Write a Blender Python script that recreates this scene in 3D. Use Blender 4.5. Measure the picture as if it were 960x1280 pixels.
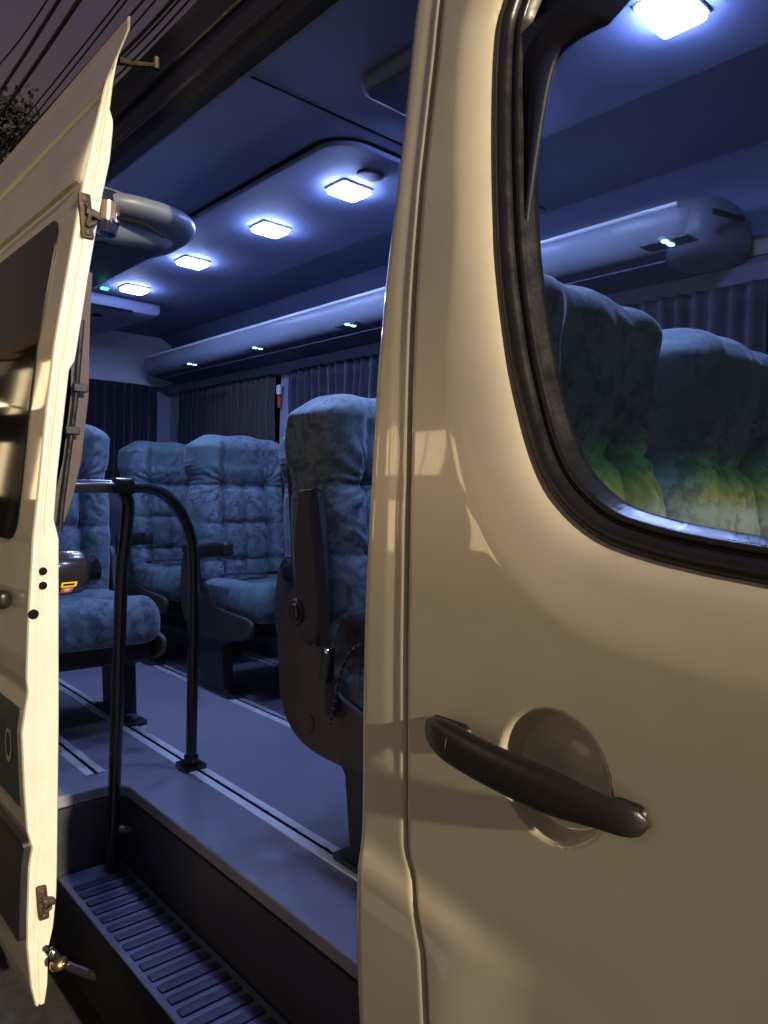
import bpy, bmesh, math, random
import numpy as np
from mathutils import Vector, Matrix, noise
random.seed(7)
for o in list(bpy.data.objects): bpy.data.objects.remove(o)
S = bpy.context.scene
COL = S.collection
ZC = 1.62                      # camera height above the road; the bus floor is 1 m below the camera
# ------------------------------------------------------------------ camera
FPX, CX, CY = 924.0, 480.0, 640.0
YAW = math.radians(41.5); PITCH = math.atan(23/924); ROLL = math.radians(1.33)
Fh = Vector((math.sin(YAW), math.cos(YAW), 0)); Rh = Vector((math.cos(YAW), -math.sin(YAW), 0)); Zu = Vector((0,0,1))
FW = Fh*math.cos(PITCH) - Zu*math.sin(PITCH)
U0 = Zu*math.cos(PITCH) + Fh*math.sin(PITCH)
RT = Rh*math.cos(ROLL) + U0*math.sin(ROLL)
UP = U0*math.cos(ROLL) - Rh*math.sin(ROLL)
cam = bpy.data.cameras.new('camera'); co = bpy.data.objects.new('camera', cam); COL.objects.link(co)
cam.sensor_fit = 'VERTICAL'; cam.sensor_height = 36; cam.lens = FPX/1280*36
cam.clip_start = 0.02; cam.clip_end = 500
co.matrix_world = Matrix(((RT.x,UP.x,-FW.x,0),(RT.y,UP.y,-FW.y,0),(RT.z,UP.z,-FW.z,ZC),(0,0,0,1)))
S.camera = co
# ------------------------------------------------------------------ world (night sky with a warm street glow low down)
W = bpy.data.worlds.new("World"); S.world = W; W.use_nodes = True
wn = W.node_tree; bg = wn.nodes['Background']
tc = wn.nodes.new('ShaderNodeTexCoord'); sx = wn.nodes.new('ShaderNodeSeparateXYZ'); rp = wn.nodes.new('ShaderNodeValToRGB')
wn.links.new(tc.outputs['Generated'], sx.inputs[0]); wn.links.new(sx.outputs['Z'], rp.inputs[0])
e = rp.color_ramp.elements
e[0].position = 0.10; e[0].color = (.195,.138,.082,1)
e[1].position = .50; e[1].color = (.105,.080,.110,1)
wn.links.new(rp.outputs[0], bg.inputs[0])
# the glow comes from the street side (towards -X)
mrw = wn.nodes.new('ShaderNodeMapRange'); mrw.inputs['From Min'].default_value=.5; mrw.inputs['From Max'].default_value=-.9
mrw.inputs['To Min'].default_value=.45; mrw.inputs['To Max'].default_value=1.15
wn.links.new(sx.outputs['X'], mrw.inputs[0])
mry = wn.nodes.new('ShaderNodeMapRange'); mry.inputs['From Min'].default_value=-.95; mry.inputs['From Max'].default_value=-.05
mry.inputs['To Min'].default_value=.03; mry.inputs['To Max'].default_value=1.0; wn.links.new(sx.outputs['Y'], mry.inputs[0])
mmw = wn.nodes.new('ShaderNodeMath'); mmw.operation='MULTIPLY'; wn.links.new(mrw.outputs[0], mmw.inputs[0]); wn.links.new(mry.outputs[0], mmw.inputs[1])
wn.links.new(mmw.outputs[0], bg.inputs[1])
# ------------------------------------------------------------------ street lamp light (far, warm) and exposure
sd = bpy.data.lights.new('street_light', 'SUN'); sd.energy = 5.0; sd.angle = math.radians(1.2); sd.color = (1.0,.83,.57)
so = bpy.data.objects.new('street_light', sd); COL.objects.link(so)
SUN = Vector((.066,.90,-.30)).normalized()
so.rotation_euler = SUN.to_track_quat('-Z','Y').to_euler(); so.location = (-2,-8,6)
S.view_settings.view_transform = 'Standard'; S.view_settings.look = 'None'
S.view_settings.exposure = 0; S.view_settings.gamma = 1; S.view_settings.use_curve_mapping = False
S.render.engine = 'CYCLES'
# ------------------------------------------------------------------ helpers
def ray(px, py):
    return FW*FPX + RT*(px-CX) - UP*(py-CY)
def atX(px, py, X): r = ray(px,py); return r*(X/r.x)          # all relative to the camera height
def atY(px, py, Y): r = ray(px,py); return r*(Y/r.y)
def atH(px, py, h): r = ray(px,py); return r*(h/r.z)
PH = [-1.6,-1.2,-.75,-.45,-.2,0,.17,.33,.45,.6,.76,1.0,1.2,1.36,1.46,1.52]
PX = [.735,.705,.697,.702,.706,.713,.728,.746,.764,.788,.814,.868,.918,.975,1.08,1.25]
def prof(h): return float(np.interp(h, PH, PX))
def profA(h):
    return (np.interp(h-.04,PH,PX)+np.interp(h,PH,PX)+np.interp(h+.04,PH,PX))/3
def onbody(px, py, off=0):
    h = 0; 
    for _ in range(25):
        p = atX(px,py,prof(h)+off); h = p.z
    return p

def mk(name, V, F, mat, parent=None, smooth=True, dz=ZC, origin=None):
    """link ONE mesh object; V are world points (z relative to the camera unless dz=0)"""
    me = bpy.data.meshes.new(name)
    V = [(v[0], v[1], v[2]+dz) for v in V]
    me.from_pydata(V, [], [tuple(f) for f in F])
    me.validate(); me.update()
    if smooth: me.shade_smooth()
    o = bpy.data.objects.new(name, me); COL.objects.link(o)
    if mat: me.materials.append(mat)
    if parent:
        o.parent = parent
        if parent.type == 'EMPTY' : o.location = -parent.location
    return o
def auto(o, ang=35):
    me = o.data
    bm = bmesh.new(); bm.from_mesh(me)
    bmesh.ops.recalc_face_normals(bm, faces=bm.faces)
    for e_ in bm.edges:
        if len(e_.link_faces)==2: e_.smooth = e_.calc_face_angle(0) < math.radians(ang)
        else: e_.smooth = False
    for f in bm.faces: f.smooth = True
    bm.to_mesh(me); bm.free(); return o
def bevel(o, w, seg=2):
    m = o.modifiers.new('bevel','BEVEL'); m.width = w; m.segments = seg; m.limit_method='ANGLE'; m.angle_limit=math.radians(40)
    return o
class MB:
    def __init__(s): s.V=[]; s.F=[]
    def add(s, V, F):
        n=len(s.V); s.V += [tuple(v) for v in V]; s.F += [tuple(i+n for i in f) for f in F]; return s
    def box(s, a, b):
        (x0,y0,z0),(x1,y1,z1)=a,b
        V=[(x0,y0,z0),(x1,y0,z0),(x1,y1,z0),(x0,y1,z0),(x0,y0,z1),(x1,y0,z1),(x1,y1,z1),(x0,y1,z1)]
        return s.add(V,[(0,3,2,1),(4,5,6,7),(0,1,5,4),(1,2,6,5),(2,3,7,6),(3,0,4,7)])
    def prism(s, poly, axis, a, b):
        """poly: list of 2-tuples in the plane across axis ('X': (y,z), 'Y': (x,z), 'Z': (x,y))"""
        def P(p,t): return {'X':(t,p[0],p[1]),'Y':(p[0],t,p[1]),'Z':(p[0],p[1],t)}[axis]
        n=len(poly)
        V=[P(p,a) for p in poly]+[P(p,b) for p in poly]
        return s.add(V,[tuple(range(n))[::-1], tuple(range(n,2*n))]+[(i,(i+1)%n,n+(i+1)%n,n+i) for i in range(n)])
    def tube(s, pts, r, seg=12, caps=True, flat=1.0, upv=None):
        pts=[Vector(p) for p in pts]; n=len(pts); V=[]; F=[]
        rs = r if isinstance(r,(list,tuple)) else [r]*n
        pn=None
        for i,p in enumerate(pts):
            t=(pts[min(i+1,n-1)]-pts[max(i-1,0)]).normalized()
            if pn is None:
                u = upv if upv is not None else (Vector((0,0,1)) if abs(t.z)<.9 else Vector((0,1,0)))
            else: u = pn
            a = (u - t*u.dot(t)).normalized(); pn=a; b=t.cross(a)
            for k in range(seg):
                th=2*math.pi*k/seg
                V.append(p+a*math.cos(th)*rs[i]+b*math.sin(th)*rs[i]*flat)
        for i in range(n-1):
            for k in range(seg):
                F.append((i*seg+k,i*seg+(k+1)%seg,(i+1)*seg+(k+1)%seg,(i+1)*seg+k))
        if caps: F.append(tuple(range(seg))[::-1]); F.append(tuple((n-1)*seg+k for k in range(seg)))
        return s.add(V,F)
    def lathe(s, prof_, origin, axis, seg=24):
        """prof_: (distance along axis, radius)"""
        ax=Vector(axis).normalized(); u=ax.orthogonal().normalized(); w=ax.cross(u); O=Vector(origin); V=[];F=[]
        for (d,r) in prof_:
            for k in range(seg):
                th=2*math.pi*k/seg; V.append(O+ax*d+(u*math.cos(th)+w*math.sin(th))*max(r,1e-5))
        for i in range(len(prof_)-1):
            for k in range(seg): F.append((i*seg+k,i*seg+(k+1)%seg,(i+1)*seg+(k+1)%seg,(i+1)*seg+k))
        F.append(tuple(range(seg))[::-1]); F.append(tuple((len(prof_)-1)*seg+k for k in range(seg)))
        return s.add(V,F)
    def out(s, name, mat, parent=None, smooth=True, dz=ZC, ang=35):
        o = mk(name, s.V, s.F, mat, parent, smooth, dz)
        if smooth: auto(o, ang)
        return o
def bend(pts, r, n=8):
    """polyline with rounded corners"""
    pts=[Vector(p) for p in pts]; out=[pts[0]]
    for i in range(1,len(pts)-1):
        a=(pts[i-1]-pts[i]); b=(pts[i+1]-pts[i]); rr=min(r,a.length*.49,b.length*.49)
        p0=pts[i]+a.normalized()*rr; p1=pts[i]+b.normalized()*rr
        for k in range(n+1):
            t=k/n; out.append(p0*(1-t)**2+pts[i]*2*t*(1-t)+p1*t*t)
    out.append(pts[-1]); return out
def smooth_poly(P, it=3, closed=True):
    P=[tuple(p) for p in P]
    for _ in range(it):
        Q=[]; n=len(P)
        for i in range(n if closed else n-1):
            a,b=P[i],P[(i+1)%n]
            Q.append((a[0]*.75+b[0]*.25,a[1]*.75+b[1]*.25)); Q.append((a[0]*.25+b[0]*.75,a[1]*.25+b[1]*.75))
        if not closed: Q=[P[0]]+Q+[P[-1]]
        P=Q
    return P
def localise(o):
    o.location=(0,0,0); return o
def tag(o, label=None, cat=None, group=None, kind=None):
    if label: o['label']=label
    if cat: o['category']=cat
    if group: o['group']=group
    if kind: o['kind']=kind
    return o
def empty(name, loc):
    o=bpy.data.objects.new(name,None); COL.objects.link(o); o.location=loc; o.empty_display_size=.1; return o
def kids(o): return [c for c in bpy.data.objects if c.parent==o]
def copy_tree(o, parent=None):
    c=o.copy(); COL.objects.link(c)
    if parent: c.parent=parent
    for ch in kids(o): copy_tree(ch,c)
    return c
def rbox(half, r, seg):
    """rounded box surface: list of (point, normal), faces"""
    nx,ny,nz=seg; idx={}; V=[]; N=[]; F=[]
    def g(i,j,k):
        key=(i,j,k)
        if key in idx: return idx[key]
        p=Vector((half[0]*(2*i/nx-1),half[1]*(2*j/ny-1),half[2]*(2*k/nz-1)))
        q=Vector([max(-(half[a]-r),min(half[a]-r,p[a])) for a in range(3)])
        n=(p-q); n=n.normalized() if n.length>1e-9 else Vector((0,0,1))
        idx[key]=len(V); V.append(q+n*r); N.append(n); return idx[key]
    for j in (0,ny):
        for i in range(nx):
            for k in range(nz):
                f=(g(i,j,k),g(i+1,j,k),g(i+1,j,k+1),g(i,j,k+1)); F.append(f if j==0 else f[::-1])
    for i in (0,nx):
        for j in range(ny):
            for k in range(nz):
                f=(g(i,j,k),g(i,j,k+1),g(i,j+1,k+1),g(i,j+1,k)); F.append(f if i==0 else f[::-1])
    for k in (0,nz):
        for i in range(nx):
            for j in range(ny):
                f=(g(i,j,k),g(i,j+1,k),g(i+1,j+1,k),g(i+1,j,k)); F.append(f if k==0 else f[::-1])
    return V,N,F
def ss(a,b,x):
    t=max(0,min(1,(x-a)/(b-a))); return t*t*(3-2*t)
# ------------------------------------------------------------------ materials
def mat(name, col, rough=.5, metal=0, coat=0, coat_rough=.05, sheen=0, spec=.5, var=0, vscale=8, bump=0, bscale=60, rvar=0, emit=None, estr=0):
    m=bpy.data.materials.new(name); m.use_nodes=True; nt=m.node_tree; b=nt.nodes['Principled BSDF']
    b.inputs['Base Color'].default_value=(*col,1); b.inputs['Roughness'].default_value=rough; b.inputs['Metallic'].default_value=metal
    b.inputs['Coat Weight'].default_value=coat; b.inputs['Coat Roughness'].default_value=coat_rough
    b.inputs['Sheen Weight'].default_value=sheen; b.inputs['Specular IOR Level'].default_value=spec
    t=nt.nodes.new('ShaderNodeTexCoord')
    if var or rvar:
        nz=nt.nodes.new('ShaderNodeTexNoise'); nz.inputs['Scale'].default_value=vscale; nz.inputs['Detail'].default_value=6; nz.inputs['Roughness'].default_value=.62
        nt.links.new(t.outputs['Object'],nz.inputs['Vector'])
        if var:
            r=nt.nodes.new('ShaderNodeValToRGB'); r.color_ramp.elements[0].position=.32; r.color_ramp.elements[1].position=.7
            r.color_ramp.elements[0].color=(*[c*(1-var) for c in col],1); r.color_ramp.elements[1].color=(*[min(1,c*(1+var)) for c in col],1)
            nt.links.new(nz.outputs['Fac'],r.inputs[0]); nt.links.new(r.outputs[0],b.inputs['Base Color'])
        if rvar:
            mr=nt.nodes.new('ShaderNodeMapRange'); mr.inputs['From Min'].default_value=.3; mr.inputs['From Max'].default_value=.7
            mr.inputs['To Min'].default_value=max(0,rough-rvar); mr.inputs['To Max'].default_value=rough+rvar
            nt.links.new(nz.outputs['Fac'],mr.inputs[0]); nt.links.new(mr.outputs[0],b.inputs['Roughness'])
    if bump:
        n2=nt.nodes.new('ShaderNodeTexNoise'); n2.inputs['Scale'].default_value=bscale; n2.inputs['Detail'].default_value=4
        bp=nt.nodes.new('ShaderNodeBump'); bp.inputs['Strength'].default_value=bump; bp.inputs['Distance'].default_value=.004
        nt.links.new(t.outputs['Object'],n2.inputs['Vector']); nt.links.new(n2.outputs['Fac'],bp.inputs['Height']); nt.links.new(bp.outputs[0],b.inputs['Normal'])
    if emit:
        b.inputs['Emission Color'].default_value=(*emit,1); b.inputs['Emission Strength'].default_value=estr
    return m
paint = mat('paint',(.66,.595,.49),.36,.25,1,.035,var=.05,vscale=7,rvar=.06,bump=.02,bscale=260)
paint_in = mat('paint_edge',(.76,.72,.62),.42,0,.5,.15,var=.06,vscale=14,bump=.05,bscale=20)
rubber = mat('rubber',(.012,.012,.016),.32,bump=.08,bscale=120,rvar=.1,vscale=30)
plastic = mat('black_plastic',(.018,.017,.018),.42,bump=.25,bscale=420,rvar=.08,vscale=20)
handle_m = mat('handle_plastic',(.017,.014,.013),.33,bump=.12,bscale=500,rvar=.08,vscale=25)
shell_m = mat('seat_shell',(.085,.070,.062),.62,bump=.4,bscale=300,var=.15,vscale=12)
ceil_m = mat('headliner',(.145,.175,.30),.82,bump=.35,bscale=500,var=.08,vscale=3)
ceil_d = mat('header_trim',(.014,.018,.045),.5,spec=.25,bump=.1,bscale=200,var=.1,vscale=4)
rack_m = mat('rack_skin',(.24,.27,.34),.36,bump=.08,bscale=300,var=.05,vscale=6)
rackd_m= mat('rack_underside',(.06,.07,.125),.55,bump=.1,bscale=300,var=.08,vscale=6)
trimg = mat('wall_trim',(.22,.24,.31),.55,bump=.1,bscale=200,var=.06,vscale=4)
floor_m= mat('vinyl_floor',(.22,.22,.27),.62,var=.13,vscale=14,bump=.2,bscale=300,rvar=.12)
step_m = mat('step_vinyl',(.12,.13,.20),.38,var=.12,vscale=6,bump=.2,bscale=300,rvar=.1)
dark_m = mat('dark_slot',(.005,.005,.007),.8,spec=.12)
alu = mat('aluminium',(.80,.82,.86),.45,.25,var=.1,vscale=20,rvar=.1)
chrome= mat('chrome',(.75,.75,.78),.16,1)
rust = mat('old_zinc',(.075,.05,.035),.55,.4,var=.6,vscale=60,bump=.5,bscale=150)
steel_p = mat('black_pipe',(.012,.012,.015),.22,0,.6,.1,bump=.04,bscale=60)
curtain_m= mat('curtain',(.008,.008,.020),.85,sheen=.3,var=.25,vscale=12)
curtain_b= mat('curtain_brown',(.030,.021,.021),.85,sheen=.3,var=.25,vscale=12)
red_m = mat('red_webbing',(.5,.03,.05),.7)
white_m= mat('white_plastic',(.7,.7,.72),.4)
web_m = mat('webbing',(.02,.025,.06),.75,bump=.5,bscale=600)
asphalt= mat('asphalt',(.05,.048,.045),.85,var=.3,vscale=30,bump=.6,bscale=150)
def lamp_mat(name,c,s):
    m=bpy.data.materials.new(name); m.use_nodes=True; nt=m.node_tree; nt.nodes.clear()
    o=nt.nodes.new('ShaderNodeOutputMaterial'); e_=nt.nodes.new('ShaderNodeEmission'); e_.inputs[0].default_value=(*c,1); e_.inputs[1].default_value=s
    nt.links.new(e_.outputs[0],o.inputs[0]); return m
led = lamp_mat('led_panel',(.36,.48,1.0),200)
led_s = lamp_mat('reading_led',(.30,.85,1.0),5)
led_g = lamp_mat('green_led',(.10,1.0,.45),3)
# velvet: patchy leaf print on crushed velour
def velvet(name, base, dark, green):
    m=bpy.data.materials.new(name); m.use_nodes=True; nt=m.node_tree; b=nt.nodes['Principled BSDF']; L=nt.links.new
    t=nt.nodes.new('ShaderNodeTexCoord')
    oi=nt.nodes.new('ShaderNodeObjectInfo'); ad=nt.nodes.new('ShaderNodeVectorMath'); ad.operation='ADD'
    ml=nt.nodes.new('ShaderNodeVectorMath'); ml.operation='SCALE'; ml.inputs[3].default_value=1.0
    cmb=nt.nodes.new('ShaderNodeCombineXYZ'); m10=nt.nodes.new('ShaderNodeMath'); m10.operation='MULTIPLY'; m10.inputs[1].default_value=7
    L(oi.outputs['Random'],m10.inputs[0]); L(m10.outputs[0],cmb.inputs[0]); L(m10.outputs[0],cmb.inputs[2])
    L(t.outputs['Object'],ad.inputs[0]); L(cmb.outputs[0],ad.inputs[1])
    w=nt.nodes.new('ShaderNodeTexNoise'); w.inputs['Scale'].default_value=9; w.inputs['Detail'].default_value=3
    L(ad.outputs[0],w.inputs['Vector'])
    mx=nt.nodes.new('ShaderNodeMixRGB'); mx.blend_type='LINEAR_LIGHT'; mx.inputs[0].default_value=.10
    L(ad.outputs[0],mx.inputs[1]); L(w.outputs['Color'],mx.inputs[2])
    v=nt.nodes.new('ShaderNodeTexVoronoi'); v.inputs['Scale'].default_value=21; v.feature='F1'; L(mx.outputs[0],v.inputs['Vector'])
    r=nt.nodes.new('ShaderNodeValToRGB'); r.color_ramp.elements[0].position=.36; r.color_ramp.elements[1].position=.46
    L(v.outputs['Distance'],r.inputs[0])
    n=nt.nodes.new('ShaderNodeTexNoise'); n.inputs['Scale'].default_value=27; n.inputs['Detail'].default_value=8; n.inputs['Roughness'].default_value=.7; L(ad.outputs[0],n.inputs['Vector'])
    r2=nt.nodes.new('ShaderNodeValToRGB'); r2.color_ramp.elements[0].position=.46; r2.color_ramp.elements[1].position=.53; L(n.outputs['Fac'],r2.inputs[0])
    mu=nt.nodes.new('ShaderNodeMath'); mu.operation='MULTIPLY'; L(r.outputs[0],mu.inputs[0]); L(r2.outputs[0],mu.inputs[1])
    c1=nt.nodes.new('ShaderNodeMixRGB'); c1.inputs[1].default_value=(*base,1); c1.inputs[2].default_value=(*dark,1); L(mu.outputs[0],c1.inputs[0])
    n3=nt.nodes.new('ShaderNodeTexNoise'); n3.inputs['Scale'].default_value=5; n3.inputs['Detail'].default_value=4; L(ad.outputs[0],n3.inputs['Vector'])
    r3=nt.nodes.new('ShaderNodeValToRGB'); r3.color_ramp.elements[0].position=.48; r3.color_ramp.elements[1].position=.66; L(n3.outputs['Fac'],r3.inputs[0])
    c2=nt.nodes.new('ShaderNodeMixRGB'); c2.inputs[2].default_value=(*green,1); L(r3.outputs[0],c2.inputs[0]); L(c1.outputs[0],c2.inputs[1])
    L(c2.outputs[0],b.inputs['Base Color'])
    b.inputs['Roughness'].default_value=.72; b.inputs['Sheen Weight'].default_value=.38; b.inputs['Sheen Roughness'].default_value=.35
    b.inputs['Sheen Tint'].default_value=(.8,.9,1,1); b.inputs['Specular IOR Level'].default_value=.2
    bp=nt.nodes.new('ShaderNodeBump'); bp.inputs['Strength'].default_value=.35; bp.inputs['Distance'].default_value=.003
    n4=nt.nodes.new('ShaderNodeTexNoise'); n4.inputs['Scale'].default_value=45; n4.inputs['Detail'].default_value=6; L(t.outputs['Object'],n4.inputs['Vector'])
    L(n4.outputs['Fac'],bp.inputs['Height']); L(bp.outputs[0],b.inputs['Normal'])
    return m
velv = velvet('velour',(.165,.215,.25),(.085,.12,.15),(.105,.175,.18))
# glass
def glass(name, tint, hazev=.0, refl=1.0):
    m=bpy.data.materials.new(name); m.use_nodes=True; nt=m.node_tree; nt.nodes.clear(); L=nt.links.new
    o=nt.nodes.new('ShaderNodeOutputMaterial'); tr=nt.nodes.new('ShaderNodeBsdfTransparent'); tr.inputs[0].default_value=(*tint,1)
    gl=nt.nodes.new('ShaderNodeBsdfGlossy'); gl.inputs['Roughness'].default_value=.02
    fr=nt.nodes.new('ShaderNodeFresnel'); fr.inputs[0].default_value=1.45
    mf=nt.nodes.new('ShaderNodeMath'); mf.operation='MULTIPLY'; mf.inputs[1].default_value=refl; L(fr.outputs[0],mf.inputs[0])
    body=tr
    if hazev:  # haze layers imitate lamp glow and the flare veil over the window
        rf=nt.nodes.new('ShaderNodeBsdfRefraction'); rf.inputs['Roughness'].default_value=.45; rf.inputs['IOR'].default_value=1.01
        mz=nt.nodes.new('ShaderNodeMixShader'); mz.inputs[0].default_value=hazev; L(tr.outputs[0],mz.inputs[1]); L(rf.outputs[0],mz.inputs[2])
        tl=nt.nodes.new('ShaderNodeBsdfTranslucent'); tl.inputs[0].default_value=(.85,.9,1,1)
        nz=nt.nodes.new('ShaderNodeTexNoise'); nz.inputs['Scale'].default_value=3; nz.inputs['Detail'].default_value=7; tcx=nt.nodes.new('ShaderNodeTexCoord'); L(tcx.outputs['Object'],nz.inputs['Vector'])
        mr=nt.nodes.new('ShaderNodeMapRange'); mr.inputs['From Min'].default_value=.35; mr.inputs['From Max'].default_value=.65; mr.inputs['To Min'].default_value=.008; mr.inputs['To Max'].default_value=.026; L(nz.outputs['Fac'],mr.inputs[0])
        mz2=nt.nodes.new('ShaderNodeMixShader'); L(mr.outputs[0],mz2.inputs[0]); L(mz.outputs[0],mz2.inputs[1]); L(tl.outputs[0],mz2.inputs[2]); body=mz2
    mx=nt.nodes.new('ShaderNodeMixShader'); L(mf.outputs[0],mx.inputs[0]); L(body.outputs[0],mx.inputs[1]); L(gl.outputs[0],mx.inputs[2])
    L(mx.outputs[0],o.inputs[0]); return m
glass_m = glass('window_glass',(.88,.91,.95),.07,.35)
dark_glass = mat('dark_glass',(.006,.006,.008),.05,0,0,.02,spec=.15)
# windscreen: clear glass with a green shade band across its top edge
wsg = glass('windscreen_glass',(1,1,1),0,.2)
_nt=wsg.node_tree; _t=_nt.nodes.new('ShaderNodeTexCoord'); _s=_nt.nodes.new('ShaderNodeSeparateXYZ'); _r=_nt.nodes.new('ShaderNodeValToRGB')
_mr=_nt.nodes.new('ShaderNodeMapRange'); _mr.inputs['From Min'].default_value=ZC+.105; _mr.inputs['From Max'].default_value=ZC+.605
_nt.links.new(_t.outputs['Object'],_s.inputs[0]); _nt.links.new(_s.outputs['Z'],_mr.inputs[0]); _nt.links.new(_mr.outputs[0],_r.inputs[0])
_cr=_r.color_ramp; _cr.elements[0].position=.65; _cr.elements[0].color=(.85,.85,.80,1); _cr.elements[1].position=.90; _cr.elements[1].color=(.0,.004,.006,1)
_e=_cr.elements.new(.70); _e.color=(.52,.50,.14,1); _e=_cr.elements.new(.78); _e.color=(.05,.20,.08,1)
[_n for _n in _nt.nodes if _n.type=='BSDF_TRANSPARENT'][0]
_nt.links.new(_r.outputs[0],[_n for _n in _nt.nodes if _n.type=='BSDF_TRANSPARENT'][0].inputs[0])

# ================================================================== THE ROAD
road=MB(); road.add([(-60,-60,0),(60,-60,0),(60,60,0),(-60,60,0)],[(0,1,2,3)])
tag(road.out('road',asphalt,None,False,dz=0),kind='structure')
rl=MB(); rl.box((-.67,1.60,.002),(-.53,4.5,.006)); tag(rl.out('road_marking',mat('road_paint',(.75,.74,.70),.6,var=.15,vscale=30),None,False,dz=0),kind='structure')
rl=MB(); rl.prism([(-.80,.0),(-.80,.11),(-.83,.13),(-7,.13),(-7,.0)],'Y',-20,45); tag(rl.out('pavement',mat('concrete',(.13,.125,.115),.8,var=.2,vscale=3,bump=.5,bscale=60),None,False,dz=0),kind='structure')
# the house across the street with its lit windows (it mirrors in the paint)
hs_=empty('house',(-9,10,0)); tag(hs_,'plain house across the street with warm lit windows, mirrored in the paint','house')
hw_=MB(); hw_.box((-15,6.5,0),(-8.5,15.5,5.6)); hw_.out('wall',mat('render_wall',(.22,.19,.15),.85,var=.15,vscale=2),hs_,False,dz=0)
hw_=MB(); hw_.prism([(-15.4,5.6),(-8.1,5.6),(-11.7,7.4)],'Y',6.2,15.8); hw_.out('roof',mat('tiles',(.09,.05,.035),.8,var=.3,vscale=9),hs_,False,dz=0)
winm=lamp_mat('lit_window',(1.0,.74,.42),5.0)
for (y_,z_) in ((8.2,3.3),(10.3,3.3),(12.6,3.3),(8.2,.9+.4),(12.6,.9+.4)):
    hw_=MB(); hw_.box((-8.52,y_-.62,z_-.07),(-8.44,y_+.62,z_+1.27)); f_=hw_.out('window',mat('frame_wood',(.12,.08,.05),.6),hs_,False,dz=0)
    for k_ in (0,1):
        hw_=MB(); hw_.box((-8.43,y_-.55+k_*.58,z_),(-8.42,y_-.03+k_*.58,z_+1.2)); hw_.out('pane',winm,f_,False,dz=0)
hw_=MB(); hw_.box((-8.52,9.9,0.13),(-8.45,10.9,2.2)); hw_.out('door',mat('front_wood',(.07,.04,.025),.5),hs_,False,dz=0)
for (y_,sy_,sz_,lb_) in ((36,1.5,2.1,'unseen tall dark house with lit windows, added down the street to mirror in the door window'),(62,1.8,2.4,'unseen tallest house, added at the far end of the street for the same reflection')):
    h2_=copy_tree(hs_); h2_.location=(-9,y_,0); h2_.scale=(1,sy_,sz_); tag(h2_,lb_,'house')  # copies added so their dark fronts mirror in the sliding door window
# a lit street lamp farther down the pavement
sl=empty('street_lamp',(-3.9,19.5,.13)); tag(sl,'lit street lamp on the pavement behind the bus, mirrored in its side window','street lamp')
hw_=MB(); hw_.lathe([(0,.12),(.5,.10),(.55,.06),(4.0,.045)],(-3.9,19.5,.13),(0,0,1),16); hw_.tube([(-3.9,19.5,4.05),(-3.7,19.5,4.35),(-3.1,19.5,4.45)],.04,10); hw_.out('pole',plastic,sl,dz=0)
hw_=MB(); V_,N_v,F_=rbox((.32,.14,.07),.06,(8,6,4)); hw_.add([(-2.9+v.x,19.5+v.y,4.45+v.z) for v in V_],F_); lh_=hw_.out('lamp_head',plastic,sl,dz=0)
hw_=MB(); V_,N_v,F_=rbox((.27,.11,.04),.035,(8,6,4)); hw_.add([(-2.9+v.x,19.5+v.y,4.37+v.z) for v in V_],F_); hw_.out('lamp_lens',lamp_mat('sodium',(1.0,.78,.35),40),lh_,dz=0)
# ================================================================== THE MINIBUS
bus=empty('minibus',(1.6,2.2,0))
tag(bus,'cream coloured minibus parked at night with its side door slid open','minibus')
GAPPX=[(551,0),(545,65),(527,225),(515,400),(510,600),(507,750),(506,840),(506,1000),(507,1065),(515,1092),(527,1140),(536,1190),(540,1280)]
gp=[onbody(*p) for p in GAPPX]; gh=[p.z for p in gp][::-1]; gy=[p.y for p in gp][::-1]
def gapY(h): return np.interp(h,[-1.5]+gh+[1.5],[gy[0]-.005]+gy+[gy[-1]+.02])
# window contour on the front door
WPX=[(612,0),(605,30),(601,125),(602,250),(607,350),(620,450),(635,520),(652,580),(677,627),(724,673),(787,697),(862,716),(960,735)]
wc=[(onbody(*p).y,onbody(*p).z) for p in WPX]
wc=[(.52,.90),(.63,.88),(.672,.82)]+wc+[(.1,-.095),(-.1,-.11),(-.30,-.115),(-.36,-.05),(-.36,.10),(-.30,.30),(-.02,.80),(.06,.88),(.12,.90)]
wc=smooth_poly(wc,2)
def resample(P,n):
    P=np.array(P+[P[0]]); d=np.r_[0,np.cumsum(np.hypot(*np.diff(P,axis=0).T))]
    t=np.linspace(0,d[-1],n,endpoint=False); return np.c_[np.interp(t,d,P[:,0]),np.interp(t,d,P[:,1])]
WC=resample(wc,420)
def inside(P,Y,H):
    c=np.zeros(Y.shape,bool); n=len(P)
    for i in range(n):
        a=P[i]; b=P[(i+1)%n]
        cond=((a[1]>H)!=(b[1]>H)); 
        with np.errstate(divide='ignore',invalid='ignore'):
            xi=(b[0]-a[0])*(H-a[1])/(b[1]-a[1]+1e-12)+a[0]
        c^= cond&(Y<xi)
    return c
def sdist(P,Y,H):
    d=np.full(Y.shape,9.0); n=len(P)
    for i in range(n):
        a=P[i]; b=P[(i+1)%n]; ab=b-a; L2=ab@ab+1e-12
        t=np.clip(((Y-a[0])*ab[0]+(H-a[1])*ab[1])/L2,0,1)
        d=np.minimum(d,np.hypot(Y-a[0]-t*ab[0],H-a[1]-t*ab[1]))
    return d
HC=(.497,-.319); HR=.0755
def sm(a,b,x):
    t=np.clip((x-a)/(b-a),0,1); return t*t*(3-2*t)
def crease(Y,h):
    # soft styling crease: the lower skin stands a little proud, the line drops towards the front
    line=-.50-.10*(.85-Y)
    return (-.012*sm(0,.05,line-h)+.007*sm(.05,.7,line-h))*(.12+.88*sm(.50,.66,Y))
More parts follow.
